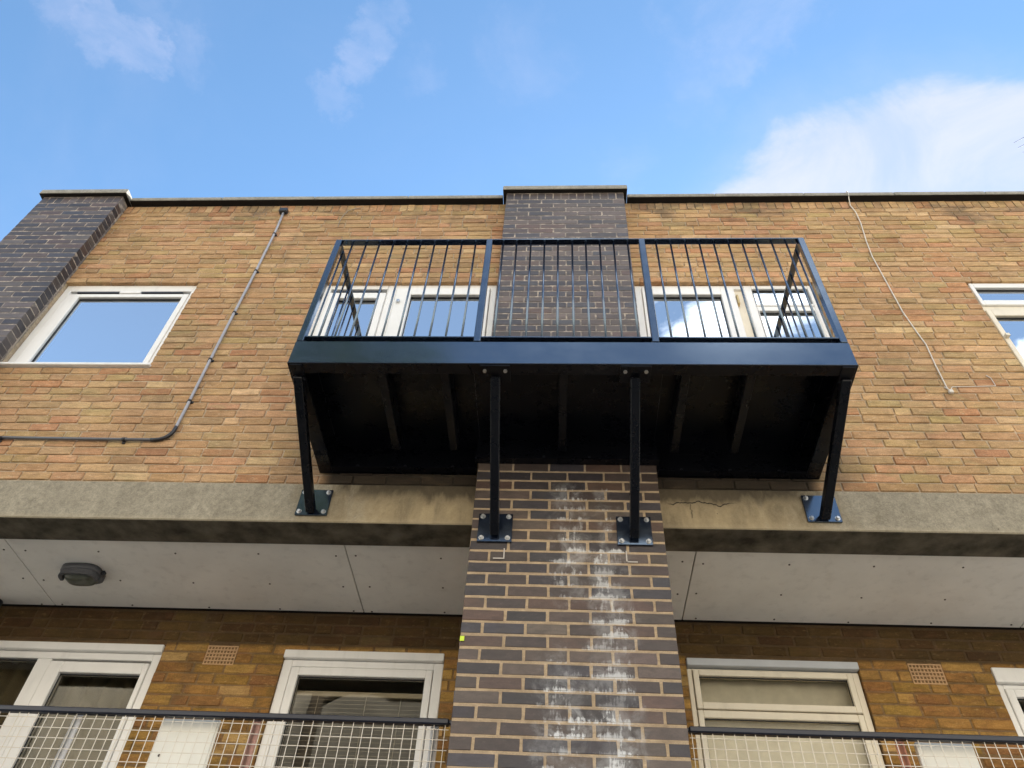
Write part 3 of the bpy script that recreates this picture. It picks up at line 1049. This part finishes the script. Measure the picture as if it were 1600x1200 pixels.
YGF = 1.188          # face of the gallery frames
wn = win('wide white gallery door and fixed light on the left')
piece(wn, 'head_board', M['pvc'], lambda b: b.box(-4.49, -2.742, YGF - 0.03, YGF + 0.06, -0.572, -0.517, 0.004))
piece(wn, 'frame', M['pvc'], lambda b: (b.frame(-4.49, -2.742, -2.51, -0.575, YGF, YGF + 0.07, 0.06, 0.058, 0.050, 0.05), b.box(-3.600, -3.497, YGF, YGF + 0.07, -2.459, -0.626, 0.004)))
piece(wn, 'door_leaf', M['pvc'], lambda b: b.frame(-3.493, -2.803, -2.45, -0.645, YGF - 0.008, YGF + 0.055, 0.092, 0.034, 0.078, 0.1))
glazing(wn, -4.42, -3.606, -2.45, -0.634, YGF + 0.022, M['glass_low'])
glazing(wn, -3.398, -2.840, -2.34, -0.726, YGF + 0.022, M['glass_low'])
wn = win('white gallery window with a venetian blind inside')
piece(wn, 'head_board', M['pvc'], lambda b: b.box(-1.893, -0.806, YGF - 0.030, YGF + 0.06, -0.584, -0.528, 0.004))
piece(wn, 'frame', M['pvc'], lambda b: b.frame(-1.893, -0.806, -1.74, -0.587, YGF, YGF + 0.07, 0.063, 0.063, 0.048, 0.06))
piece(wn, 'sash', M['pvc'], lambda b: b.frame(-1.826, -0.873, -1.676, -0.639, YGF - 0.006, YGF + 0.055, 0.056, 0.046, 0.056, 0.06))
glazing(wn, -1.768, -0.921, -1.61, -0.697, YGF + 0.022, M['glass_low'])
wn = win('cream gallery window with a wide top light under a grey head board')
piece(wn, 'head_board', M['grey_board'], lambda b: b.box(0.800, 1.902, YGF - 0.036, YGF + 0.06, -0.566, -0.516, 0.004))
piece(wn, 'frame', M['wood'], lambda b: (b.frame(0.799, 1.897, -1.74, -0.575, YGF, YGF + 0.07, 0.030, 0.040, 0.010, 0.05, 0.003)))
piece(wn, 'top_light', M['wood'], lambda b: b.frame(0.834, 1.853, -0.846, -0.586, YGF - 0.012, YGF + 0.04, 0.036, 0.036, 0.038, 0.044, 0.004))
piece(wn, 'sash', M['wood'], lambda b: b.frame(0.834, 1.853, -1.688, -0.854, YGF - 0.008, YGF + 0.04, 0.034, 0.036, 0.048, 0.06, 0.004))
glazing(wn, 0.872, 1.815, -0.800, -0.626, YGF + 0.012, M['glass_low'])
glazing(wn, 0.870, 1.815, -1.626, -0.904, YGF + 0.012, M['glass_low'])
wn = win('white gallery door at the right edge')
piece(wn, 'head_board', M['pvc'], lambda b: b.box(2.742, 3.99, YGF - 0.030, YGF + 0.06, -0.625, -0.525, 0.004))
piece(wn, 'frame', M['pvc'], lambda b: b.frame(2.742, 3.99, -2.51, -0.628, YGF, YGF + 0.07, 0.04, 0.05, 0.030, 0.05))
piece(wn, 'door_leaf', M['pvc'], lambda b: b.frame(2.784, 3.938, -2.45, -0.660, YGF - 0.008, YGF + 0.055, 0.05, 0.05, 0.05, 0.1))
glazing(wn, 2.836, 3.886, -2.34, -0.712, YGF + 0.022, M['glass_low'])


# ------------------------------------------------------------------ blinds and curtains behind the glass
def blind(name, x0, x1, z0, z1, y, step, mat, label, cords, group=None, tilt=0.35, deep=0.0125):
    t = thing(name, ((x0 + x1) / 2, y, z1), label, 'blind', group)
    b = MB()
    b.box(x0, x1, y - 0.015, y + 0.015, z1, z1 + 0.035, 0.003)
    build(b, 'head_rail', mat, t)
    b = MB()
    b.bar((0, -deep * math.cos(tilt), deep * math.sin(tilt)), (0, deep * math.cos(tilt), -deep * math.sin(tilt)), x1 - x0, 0.0014)
    me = b.mesh('slat')
    me.materials.append(mat)
    n = int((z1 - z0) / step)
    for i in range(n):
        o = bpy.data.objects.new('slat', me)
        COL.objects.link(o)
        o.parent = t
        o.location = (0, 0, -(i + 0.7) * step + random.uniform(-0.0015, 0.0015))
        o.rotation_euler = (random.uniform(-0.08, 0.08), random.uniform(-0.0012, 0.0012), 0)
    for cx in cords:
        b = MB()
        b.tube([(cx, y - 0.016, z0), (cx, y - 0.016, z1)], 0.0016, 6)
        build(b, 'cord', mat, t)
    return t


blind('venetian_blind', -1.785, -0.905, -1.60, -0.800, YGF + 0.085, 0.027, M['slat'], 'dull grey slatted blind behind the gallery window left of the dark pillar', (-1.62, -1.30, -1.07), tilt=-0.25, deep=0.007)
blind('venetian_blind', 3.335, 4.31, 1.28, 1.80, YF + 0.10, 0.030, M['slat_white'], 'white slatted blind in the upper window at the right edge', (3.6, 4.1), tilt=0.9)


def curtain(x0, x1, z0, z1, y, mat, label, amp, waves, cat='curtain'):
    b = MB()
    n = waves * 8
    pts = []
    for i in range(n + 1):
        t = i / n
        pts.append((x0 + (x1 - x0) * t, y + amp * math.sin(t * waves * 2 * math.pi + 0.9 * math.sin(t * 17))))
    for z in (z0, z1):
        for th in (0, 0.003):
            for x, yy in pts:
                b.v.append((x, yy + th, z))
    m = n + 1
    for i in range(n):
        b.f.append((i, i + 1, 2 * m + i + 1, 2 * m + i))
        b.f.append((m + i, 3 * m + i, 3 * m + i + 1, m + i + 1))
        b.f.append((2 * m + i, 2 * m + i + 1, 3 * m + i + 1, 3 * m + i))
        b.f.append((i, m + i, m + i + 1, i + 1))
        b.smooth += [True] * 4
    o = build(b, 'curtain', mat, at=((x0 + x1) / 2, y, z0))
    return tag(o, label, cat)


curtain(0.82, 1.88, -1.72, -0.57, YGF + 0.088, M['curtain'], 'pale net curtain drawn behind the cream gallery window', 0.004, 5)
curtain(-4.46, -2.79, -2.5, -0.58, YGF + 0.16, M['curtain_brown'], 'dull olive curtain behind the glazed gallery door on the left', 0.02, 12)

# ------------------------------------------------------------------ the steel balcony
BX0, BX1, BY, BZ = -1.598, 1.580, -0.830, 0.135
bal = thing('steel_balcony', (0, 0, BZ), 'glossy black steel balcony with thin bar railings bolted across the brick pillar', 'balcony')
b = MB()
b.box(BX0, BX1, BY, BY + 0.008, BZ + 0.009, BZ + 0.200, 0.002)
build(b, 'fascia', M['black'], bal)
b = MB()
b.box(BX0, BX1, BY - 0.003, BY + 0.075, BZ, BZ + 0.0085, 0.002)
b.box(BX0, BX1, BY + 0.0085, BY + 0.075, BZ + 0.192, BZ + 0.2005, 0.002)
build(b, 'edge_beam', M['black_shaded'], bal)
for s, x in ((1, BX0), (-1, BX1)):
    b = MB()
    lo, hi = (x, x + 0.008) if s > 0 else (x - 0.008, x)
    b.box(lo, hi, BY + 0.076, -0.06, BZ, BZ + 0.2)
    b.box(lo, hi, -0.06, 0.02, BZ, BZ + 0.10)
    b.box(lo, hi, -0.06, 0.02, BZ + 0.125, BZ + 0.2)
    b.box(lo, hi, 0.02, 0.108, BZ, BZ + 0.2)
    i0, i1 = (x + 0.0085, x + 0.085) if s > 0 else (x - 0.085, x - 0.0085)
    b.box(i0, i1, BY + 0.076, 0.100, BZ, BZ + 0.008)
    b.box(i0, i1, BY + 0.076, 0.100, BZ + 0.192, BZ + 0.2)
    build(b, 'edge_beam', M['black_shaded'], bal)
for x0, x1, y0, y1 in ((BX0 + 0.0865, -PW - 0.02, 0.045, 0.103), (PW + 0.02, BX1 - 0.0865, 0.045, 0.103), (-PW - 0.018, PW + 0.018, -0.055, -0.003)):
    b = MB()
    ex = 0.0775 if y0 > 0 else 0
    b.box(x0 - (ex if x0 < -1 else 0), x1 + (ex if x1 > 1 else 0), y1 - 0.009 + 0.0085 * (ex > 0), y1 + 0.0065 * (ex > 0), BZ + 0.0005 * (ex > 0), BZ + 0.2008)
    b.box(x0, x1, y0, y1 - 0.0095, BZ, BZ + 0.009)
    bb = build(b, 'wall_beam', M['black_shaded'], bal)
    b = MB()
    n = max(3, int((x1 - x0) / 0.28))
    for i in range(n):
        xx = x0 + (i + 0.5) * (x1 - x0) / n
        b.tube([(xx, y1 - 0.0095, BZ + 0.05), (xx, y1 - 0.020, BZ + 0.05)], 0.010, 6, smooth=False)
    build(b, 'beam_bolts', M['clip'], bb, kind='stuff')
for x in (-1.082, -0.713, -0.028, 0.669, 1.036):
    b = MB()
    b.box(x - 0.025, x + 0.025, BY + 0.08, -0.06, BZ + 0.055, BZ + 0.190, 0.003)
    build(b, 'joist', M['black_shaded'], bal)
cuts = [BX0 + 0.010, -0.562, 0.562, BX1 - 0.010]
for i in range(3):
    b = MB()
    b.box(cuts[i] + 0.0004, cuts[i + 1] - 0.0004, BY + 0.0095, -0.004 if i == 1 else 0.105, BZ + 0.2015, BZ + 0.2075)
    build(b, 'deck_plate', M['black_shaded'], bal)

# railing
RT = 1.455
posts = (BX0 + 0.020, -0.531, 0.503, BX1 - 0.020)
for x in posts:
    b = MB()
    b.box(x - 0.020, x + 0.020, BY, BY + 0.040, BZ + 0.2085, RT, 0.003)
    build(b, 'post', M['black'], bal)
for a, c in zip(posts, posts[1:]):
    for nm, z0, z1 in (('rail', RT - 0.0105, RT - 0.0005), ('kick_rail', 0.378, 0.388)):
        b = MB()
        b.box(a + 0.0205, c - 0.0205, BY + 0.001, BY + 0.046, z0, z1, 0.0015)
        build(b, nm, M['black'], bal)
    for i in range(10):
        xx = a + (c - a) * (i + 1) / 11
        b = MB()
        b.tube([(0, 0, 0.3885), (0, 0, RT - 0.011)], 0.0068, 8)
        if i == 0 and a == posts[0]:
            b0 = b.mesh('baluster')
            b0.materials.append(M['black'])
        o = bpy.data.objects.new('baluster', b0)
        COL.objects.link(o)
        o.parent = bal
        o.location = Vector((xx + random.uniform(-0.002, 0.002), BY + 0.022, 0)) - bal.location
for x in (posts[0], posts[-1]):
    for nm, z0, z1 in (('return_rail', RT - 0.0105, RT - 0.0005), ('kick_rail', 0.378, 0.388)):
        b = MB()
        b.box(x - 0.019, x + 0.019, BY + 0.0465, 0.110, z0, z1, 0.0015)
        build(b, nm, M['black'], bal)
    for i in range(9):
        o = bpy.data.objects.new('baluster', b0)
        COL.objects.link(o)
        o.parent = bal
        o.location = Vector((x, BY + 0.022 + (i + 1) * 0.094, 0)) - bal.location
    b = MB()
    b.box(x - 0.015, x + 0.015, 0.1105, YW + 0.02, RT - 0.06, RT + 0.02)
    build(b, 'wall_bracket', M['black'], bal)

# braces with their wall plates
for hx, fx, fy, fz, px_, pz_ in ((-1.548, -1.573, YB, -0.196, -1.571, -0.120), (-0.412, -0.418, 0.0, -0.425, -0.418, -0.371), (0.374, 0.383, 0.0, -0.430, 0.386, -0.377), (1.530, 1.530, YB, -0.186, 1.530, -0.110)):
    b = MB()
    b.bar((hx, BY + 0.085, BZ - 0.009), (fx, fy - 0.020, fz), 0.052, 0.052, 0.004)
    br = build(b, 'brace', M['black_shaded'], bal)
    b = MB()
    b.box(px_ - 0.1, px_ + 0.1, fy - 0.014, fy - 0.002, pz_ - 0.1, pz_ + 0.1, 0.0015)
    build(b, 'wall_plate', M['black'], br)
    for sx in (-1, 1):
        for sz in (-1, 1):
            b = MB()
            X, Z, Y = px_ + sx * 0.076, pz_ + sz * 0.076, fy - 0.0145
            b.tube([(X, Y, Z), (X, Y - 0.002, Z)], 0.0155, 14, smooth=False)
            b.tube([(X, Y - 0.002, Z), (X, Y - 0.012, Z), (X, Y - 0.015, Z)], [0.0115, 0.0115, 0.008], 6, smooth=False)
            build(b, 'bolt', M['zinc'], br)
    b = MB()
    b.box(hx - 0.085 if abs(hx) < 1 else hx - 0.035, hx + 0.085 if abs(hx) < 1 else hx + 0.035, BY + 0.002, BY + 0.125, BZ - 0.0095, BZ - 0.001, 0.0015)
    build(b, 'head_plate', M['black_shaded'], br)
    for sx in (-1, 1):
        b = MB()
        X = hx + sx * (0.058 if abs(hx) < 1 else 0.024)
        Y = BY + (0.038 if abs(hx) < 1 else 0.11)
        b.tube([(X, Y, BZ - 0.010), (X, Y, BZ - 0.020)], 0.011, 6, smooth=False)
        build(b, 'bolt', M['zinc'] if abs(hx) < 1 else M['clip'], br)


# ------------------------------------------------------------------ gallery railings
def gallery_railing(x0, x1, posts_, label, ends):
    t = thing('gallery_railing', ((x0 + x1) / 2, 0.09, -2.55), label, 'railing', 'mesh railings along the gallery')
    b = MB()
    b.box(x0, x1, 0.074, 0.110, -1.492, -1.462, 0.006)
    build(b, 'handrail', M['handrail'], t)
    for x, mt in posts_:
        b = MB()
        b.tube([(x, 0.118, -2.55), (x, 0.118, -1.500), (x, 0.112, -1.4925)], 0.0200, 14)
        build(b, 'post', M[mt], t, label={'post_white': 'white painted post', 'post_salmon': 'faded pink post', 'post_red': 'red oxide post'}[mt])
    b = MB()
    n = int((x1 - x0) / 0.05)
    for i in range(n + 1):
        x = x0 + 0.012 + i * 0.05
        if x < x1:
            jx = random.uniform(-0.002, 0.002)
            b.bar((x + jx, 0.0885, -2.50), (x + random.uniform(-0.003, 0.003), 0.0885, -1.488), 0.0029, 0.0029)
    z = -1.512
    while z > -2.5:
        b.bar((x0, 0.0925, z + random.uniform(-0.0015, 0.0015)), (x1, 0.0925, z + random.uniform(-0.0015, 0.0015)), 0.0029, 0.0029, 0, (0, 1, 0))
        z -= 0.05
    build(b, 'wire_mesh', M['mesh'], t, kind='stuff')
    for x, dx_ in ends:
        b = MB()
        b.box(min(x, x + dx_), max(x, x + dx_), 0.080, 0.104, -1.486, -1.468, 0.003)
        build(b, 'wall_fixing', M['handrail'], t)


gallery_railing(-4.36, -0.578, ((-3.40, 'post_salmon'), (-2.452, 'post_white'), (-1.535, 'post_salmon'), (-0.648, 'post_white')), 'cream wire mesh railing with dark handrail on the gallery left of the dark pillar', ((-0.578, 0.022),))
gallery_railing(0.578, 5.4, ((1.562, 'post_red'), (2.55, 'post_salmon'), (3.5, 'post_white')), 'cream wire mesh railing with dark handrail on the gallery right of the dark pillar', ((0.578, -0.022),))
for x0, x1, lb in ((-2.024, -1.732, 'white board fixed inside the mesh railing on the left, beside the pink post'), (1.668, 1.910, 'white board fixed inside the mesh railing on the right, beside the red post')):
    b = MB()
    b.box(x0, x1, 0.140, 0.152, -2.35, -1.478, 0.002)
    o = build(b, 'railing_board', M['board'], at=((x0 + x1) / 2, 0.146, -2.35))
    tag(o, lb, 'board', 'white boards on the gallery railings')
    b = MB()
    xs_ = x0 - 0.02 if x0 > 0 else x1 - 0.022
    b.box(x0 - 0.026, x0 - 0.004, 0.128, 0.154, -2.35, -1.482, 0.002) if x0 > 0 else b.box(x1 - 0.026, x1 - 0.010, 0.134, 0.1395, -2.35, -1.482, 0.001)
    build(b, 'edge_strip', M['board'], o)
    b = MB()
    b.tube([(x0 + 0.045, 0.1395, -1.66), (x0 + 0.045, 0.136, -1.66)], 0.007, 8)
    build(b, 'screw', M['screw'], o)

# ------------------------------------------------------------------ things fixed to the walls
cond = thing('conduit', (-2.70, YW, 0.4), 'grey plastic conduit with black clips bending down the upper wall', 'conduit')
RC = 0.0105
path = [(-4.36, 0.095, 0.412), (-3.0, 0.095, 0.404), (-2.80, 0.095, 0.404)]
for i in range(1, 7):
    a = i / 6 * math.pi / 2
    path.append((-2.80 + 0.10 * math.sin(a), 0.095, 0.504 - 0.10 * math.cos(a)))
path += [(-2.698, 0.095, 0.72), (-2.703, 0.095, 1.5), (-2.700, 0.095, 2.4), (-2.706, 0.095, 3.1), (-2.722, 0.095, 3.44)]
b = MB()
b.tube(path[6:], RC, 12)
build(b, 'pipe', M['conduit'], cond)
b = MB()
b.tube(path[:3], RC, 12)
build(b, 'pipe', M['conduit_shaded'], cond, label='level run of pipe, darkened as if shaded')
b = MB()
b.tube([(-2.83, 0.095, 0.4035), *path[2:9], (-2.699, 0.095, 0.53)], RC + 0.0025, 12)
build(b, 'elbow', M['clip'], cond)
for x, z in ((-2.707, 3.06), (-2.701, 2.447), (-2.702, 1.843), (-2.703, 1.25), (-2.698, 0.79)):
    b = MB()
    b.tube([(x, 0.095, z - 0.008), (x, 0.095, z + 0.008)], 0.0145, 12)
    b.box(x - 0.024, x + 0.024, 0.104, YW + 0.003, z - 0.010, z + 0.010, 0.002)
    build(b, 'clip', M['clip'], cond)
for x in (-3.02, -3.9):
    b = MB()
    b.tube([(x - 0.011, 0.095, 0.4045), (x + 0.011, 0.095, 0.4045)], 0.0145, 12)
    b.box(x - 0.01, x + 0.01, 0.104, YW + 0.003, 0.376, 0.433, 0.002)
    build(b, 'clip', M['clip'], cond)
b = MB()
b.box(-2.765, -2.685, 0.065, YW + 0.003, 3.44, 3.50, 0.008)
build(b, 'end_cap', M['clip'], cond)

cab = thing('cable', (2.66, YW, 0.95), 'thin white cable hanging from the coping down the wall right of the balcony', 'cable')
cpts = [(2.665, 0.40, 3.70), (2.672, 0.046, 3.697), (2.675, 0.042, 3.66), (2.674, 0.075, 3.60), (2.673, 0.102, 3.528), (2.690, 0.103, 3.40), (2.683, 0.104, 3.215), (2.645, 0.104, 2.90), (2.626, 0.104, 2.66), (2.630, 0.104, 2.246), (2.633, 0.104, 1.869), (2.656, 0.104, 1.627), (2.675, 0.104, 1.466), (2.662, 0.104, 1.226), (2.657, 0.104, 0.990), (2.669, 0.104, 0.945)]
b = MB()
b.tube(cpts, 0.0048, 8)
build(b, 'flex', M['cable'], cab)
b = MB()
b.tube([(2.640, 0.104, 1.00), (2.668, 0.103, 0.965), (2.685, 0.104, 0.985), (2.70, 0.107, 1.005), (2.86, 0.108, 1.012), (2.999, 0.108, 1.019), (2.998, 0.108, 1.10), (2.975, 0.107, 1.128)], 0.0034, 6)
build(b, 'spur', M['cable'], cab)
b = MB()
b.box(2.655, 2.685, 0.092, YW + 0.003, 0.935, 0.968, 0.004)
build(b, 'clip', M['cable'], cab)

b = MB()
b.tube([(-2.134, 0.106, 3.19), (-2.139, 0.103, 3.296), (-2.124, 0.102, 3.409), (-2.095, 0.102, 3.488), (-2.041, 0.103, 3.530), (-1.985, 0.106, 3.552)], 0.0035, 6)
tag(build(b, 'loose_wire', M['cable_dull'], at=(-2.13, 0.106, 3.19)), 'short curved wire stub on the wall under the coping', 'wire')
b = MB()
b.tube([(-4.338, 0.104, 1.95), (-4.340, 0.100, 1.80), (-4.338, 0.085, 1.64), (-4.325, 0.080, 1.39), (-4.318, 0.082, 1.22)], 0.0045, 6)
tag(build(b, 'loose_wire', M['cable_dull'], at=(-4.338, 0.104, 1.2)), 'thin loose wire hanging in the corner between left pillar and window', 'wire')

# bulkhead lamp under the gallery ceiling
lx, ly, lz = -3.245, 0.700, -0.25
lamp = thing('bulkhead_lamp', (lx, ly, lz), 'grey bulkhead lamp with hood on the gallery ceiling', 'lamp')


def squircle(sx, sy, n=32, p=0.62):
    out = []
    for i in range(n):
        c_, s_ = math.cos(2 * math.pi * i / n), math.sin(2 * math.pi * i / n)
        out.append((math.copysign(abs(c_) ** p, c_) * sx, math.copysign(abs(s_) ** p, s_) * sy))
    return out


def loft(b, rings):
    """rings of (sx, sy, z): a closed body"""
    n = 32
    base0 = len(b.v)
    for sx, sy, z in rings:
        b.v += [(lx + x, ly + y, lz + z) for x, y in squircle(sx, sy)]
    for r_ in range(len(rings) - 1):
        for i in range(n):
            A, B = base0 + r_ * n, base0 + (r_ + 1) * n
            b.f.append((A + i, A + (i + 1) % n, B + (i + 1) % n, B + i))
            b.smooth.append(True)
    b.f.append(tuple(range(base0 + n - 1, base0 - 1, -1)))
    b.f.append(tuple(range(base0 + (len(rings) - 1) * n, base0 + len(rings) * n)))
    b.smooth += [False, False]


b = MB()
loft(b, [(0.135, 0.100, -0.0005), (0.135, 0.100, -0.036), (0.128, 0.094, -0.042)])
build(b, 'base', M['lamp'], lamp)
b = MB()
loft(b, [(0.108, 0.078, -0.0425), (0.106, 0.076, -0.054), (0.092, 0.066, -0.074), (0.062, 0.045, -0.088), (0.02, 0.015, -0.093)])
build(b, 'lens', M['lens'], lamp)
b = MB()
o_, i_ = squircle(0.130, 0.096), squircle(0.110, 0.080)
half = list(range(16, 33))
for q0, q1 in zip(half, half[1:]):
    q0, q1 = q0 % 32, q1 % 32
    (ox0, oy0), (ox1, oy1), (ix0, iy0), (ix1, iy1) = o_[q0], o_[q1], i_[q0], i_[q1]
    P_ = lambda x, y, z: (lx + x, ly + y, lz + z)
    b.poly([P_(ox0, oy0, -0.0425), P_(ox1, oy1, -0.0425), P_(ox1, oy1, -0.078), P_(ox0, oy0, -0.078)])
    b.poly([P_(ix1, iy1, -0.0425), P_(ix0, iy0, -0.0425), P_(ix0, iy0, -0.078), P_(ix1, iy1, -0.078)])
    b.poly([P_(ox0, oy0, -0.078), P_(ox1, oy1, -0.078), P_(ix1, iy1, -0.078), P_(ix0, iy0, -0.078)])
build(b, 'hood', M['lamp'], lamp)
b = MB()
b.box(lx + 0.1352, lx + 0.152, ly - 0.016, ly + 0.016, lz - 0.036, lz - 0.001, 0.004)
build(b, 'cable_gland', M['clip'], lamp)

b = MB()
b.tube([(-4.065, 1.085, GROUND), (-4.065, 1.085, -0.251)], 0.055, 20)
tag(build(b, 'drain_pipe', M['pipe'], at=(-4.065, 1.085, GROUND)), 'black drain pipe running up to the gallery ceiling at the left edge', 'pipe')

b = MB()
b.box(-0.5565, -0.534, -0.0065, -0.0035, -1.094, -1.066, 0.0008)
tag(build(b, 'sticker', M['sticker'], at=(-0.5455, -0.005, -1.08)), 'tiny lime green sticker on the left edge of the dark pillar', 'sticker')
for pts in (((-0.357, -0.512), (-0.357, -0.580), (-0.418, -0.580)), ((0.332, -0.516), (0.332, -0.588), (0.392, -0.590))):
    b = MB()
    (ax, az), (bx_, bz_), (cx_, cz_) = pts
    b.box(ax - 0.0035, ax + 0.0035, -0.0058, -0.0040, bz_ + 0.0036, az)
    b.box(min(bx_ + 0.0035, cx_), max(bx_ + 0.0035, cx_), -0.0058, -0.0040, bz_ - 0.0035, bz_ + 0.0035)
    build(b, 'paint_mark', M['chalk'], pil_c, label='white right-angle line painted below a wall plate')

# television aerial on the roof
ae = thing('television_aerial', (5.5, 1.5, 3.5), 'thin television aerial sticking up from the roof at the right edge', 'aerial')
tip, el_d, bm = Vector((6.43, 1.5, 7.73)), Vector((math.cos(R(38)), -math.sin(R(38)), 0)), Vector((math.sin(R(38)), math.cos(R(38)), 0))
mid = tip + el_d * 0.42
b = MB()
b.tube([mid + bm * 0.42 + Vector((0, 0, -4.2)), mid + bm * 0.42 + Vector((0, 0, 0.03))], 0.017, 8)
build(b, 'mast', M['aerial'], ae)
b = MB()
b.tube([mid - bm * 0.1, mid + bm * 0.9], 0.010, 8)
build(b, 'boom', M['aerial'], ae)
for i in range(8):
    b = MB()
    h_ = 0.42 - 0.025 * i
    c0 = mid + bm * (0.115 * i) + Vector((0, 0, 0.012))
    b.tube([c0 - el_d * h_, c0 + el_d * h_], 0.0042, 6)
    build(b, 'element', M['aerial'], ae)

# ------------------------------------------------------------------ tree in the yard, behind the camera: it darkens the left of the glossy fascia
tx, ty = -5.2, -10.5
tree = thing('tree', (tx, ty, GROUND), 'tall dark leafy tree across the yard, mirrored at the left of the glossy fascia', 'tree')
b = MB()
b.tube([(tx, ty, GROUND), (tx + 0.1, ty, GROUND + 3), (tx - 0.1, ty + 0.15, GROUND + 8), (tx + 0.05, ty, GROUND + 15.8)], [0.34, 0.27, 0.18, 0.05], 10)
for i in range(16):
    a_, z_ = i * 2.4, GROUND + 9.5 + i * 0.36
    L_ = 2.2 - i * 0.07
    b.tube([(tx, ty, z_), (tx + math.cos(a_) * L_ * 0.6, ty + math.sin(a_) * L_ * 0.6, z_ + 0.7), (tx + math.cos(a_) * L_, ty + math.sin(a_) * L_, z_ + 1.6)], [0.09, 0.055, 0.02], 6)
build(b, 'trunk', simple('bark', (0.09, 0.07, 0.05), 0.9, bump=0.3), tree)
b = MB()
rt = random.Random(3)
lumps = []
for i in range(85):
    t_ = rt.random()
    zc = GROUND + 12.2 + t_ * 4.2
    rr = 2.7 * math.sin((0.18 + 0.66 * t_) * math.pi) ** 0.6 * math.sqrt(rt.random())
    a_ = rt.uniform(0, 6.283)
    lumps.append((tx + rr * math.cos(a_), ty + rr * math.sin(a_), zc, rt.uniform(0.4, 0.8)))
for x_, y_, z_, r_ in lumps:
    for j in range(150):
        d = Vector((rt.gauss(0, 1), rt.gauss(0, 1), rt.gauss(0, 1))).normalized() * (r_ * rt.random() ** 0.4)
        c0 = Vector((x_, y_, z_)) + d
        u_ = Vector((rt.gauss(0, 1), rt.gauss(0, 1), rt.gauss(0, 0.6))).normalized() * rt.uniform(0.07, 0.13)
        v_ = u_.cross(Vector((rt.gauss(0, 1), rt.gauss(0, 1), rt.gauss(0, 1)))).normalized() * rt.uniform(0.04, 0.07)
        b.poly([c0 - u_, c0 - v_, c0 + u_, c0 + v_])
build(b, 'crown', simple('leaf', (0.045, 0.075, 0.022), 0.6, var=0.3, nscale=3), tree)
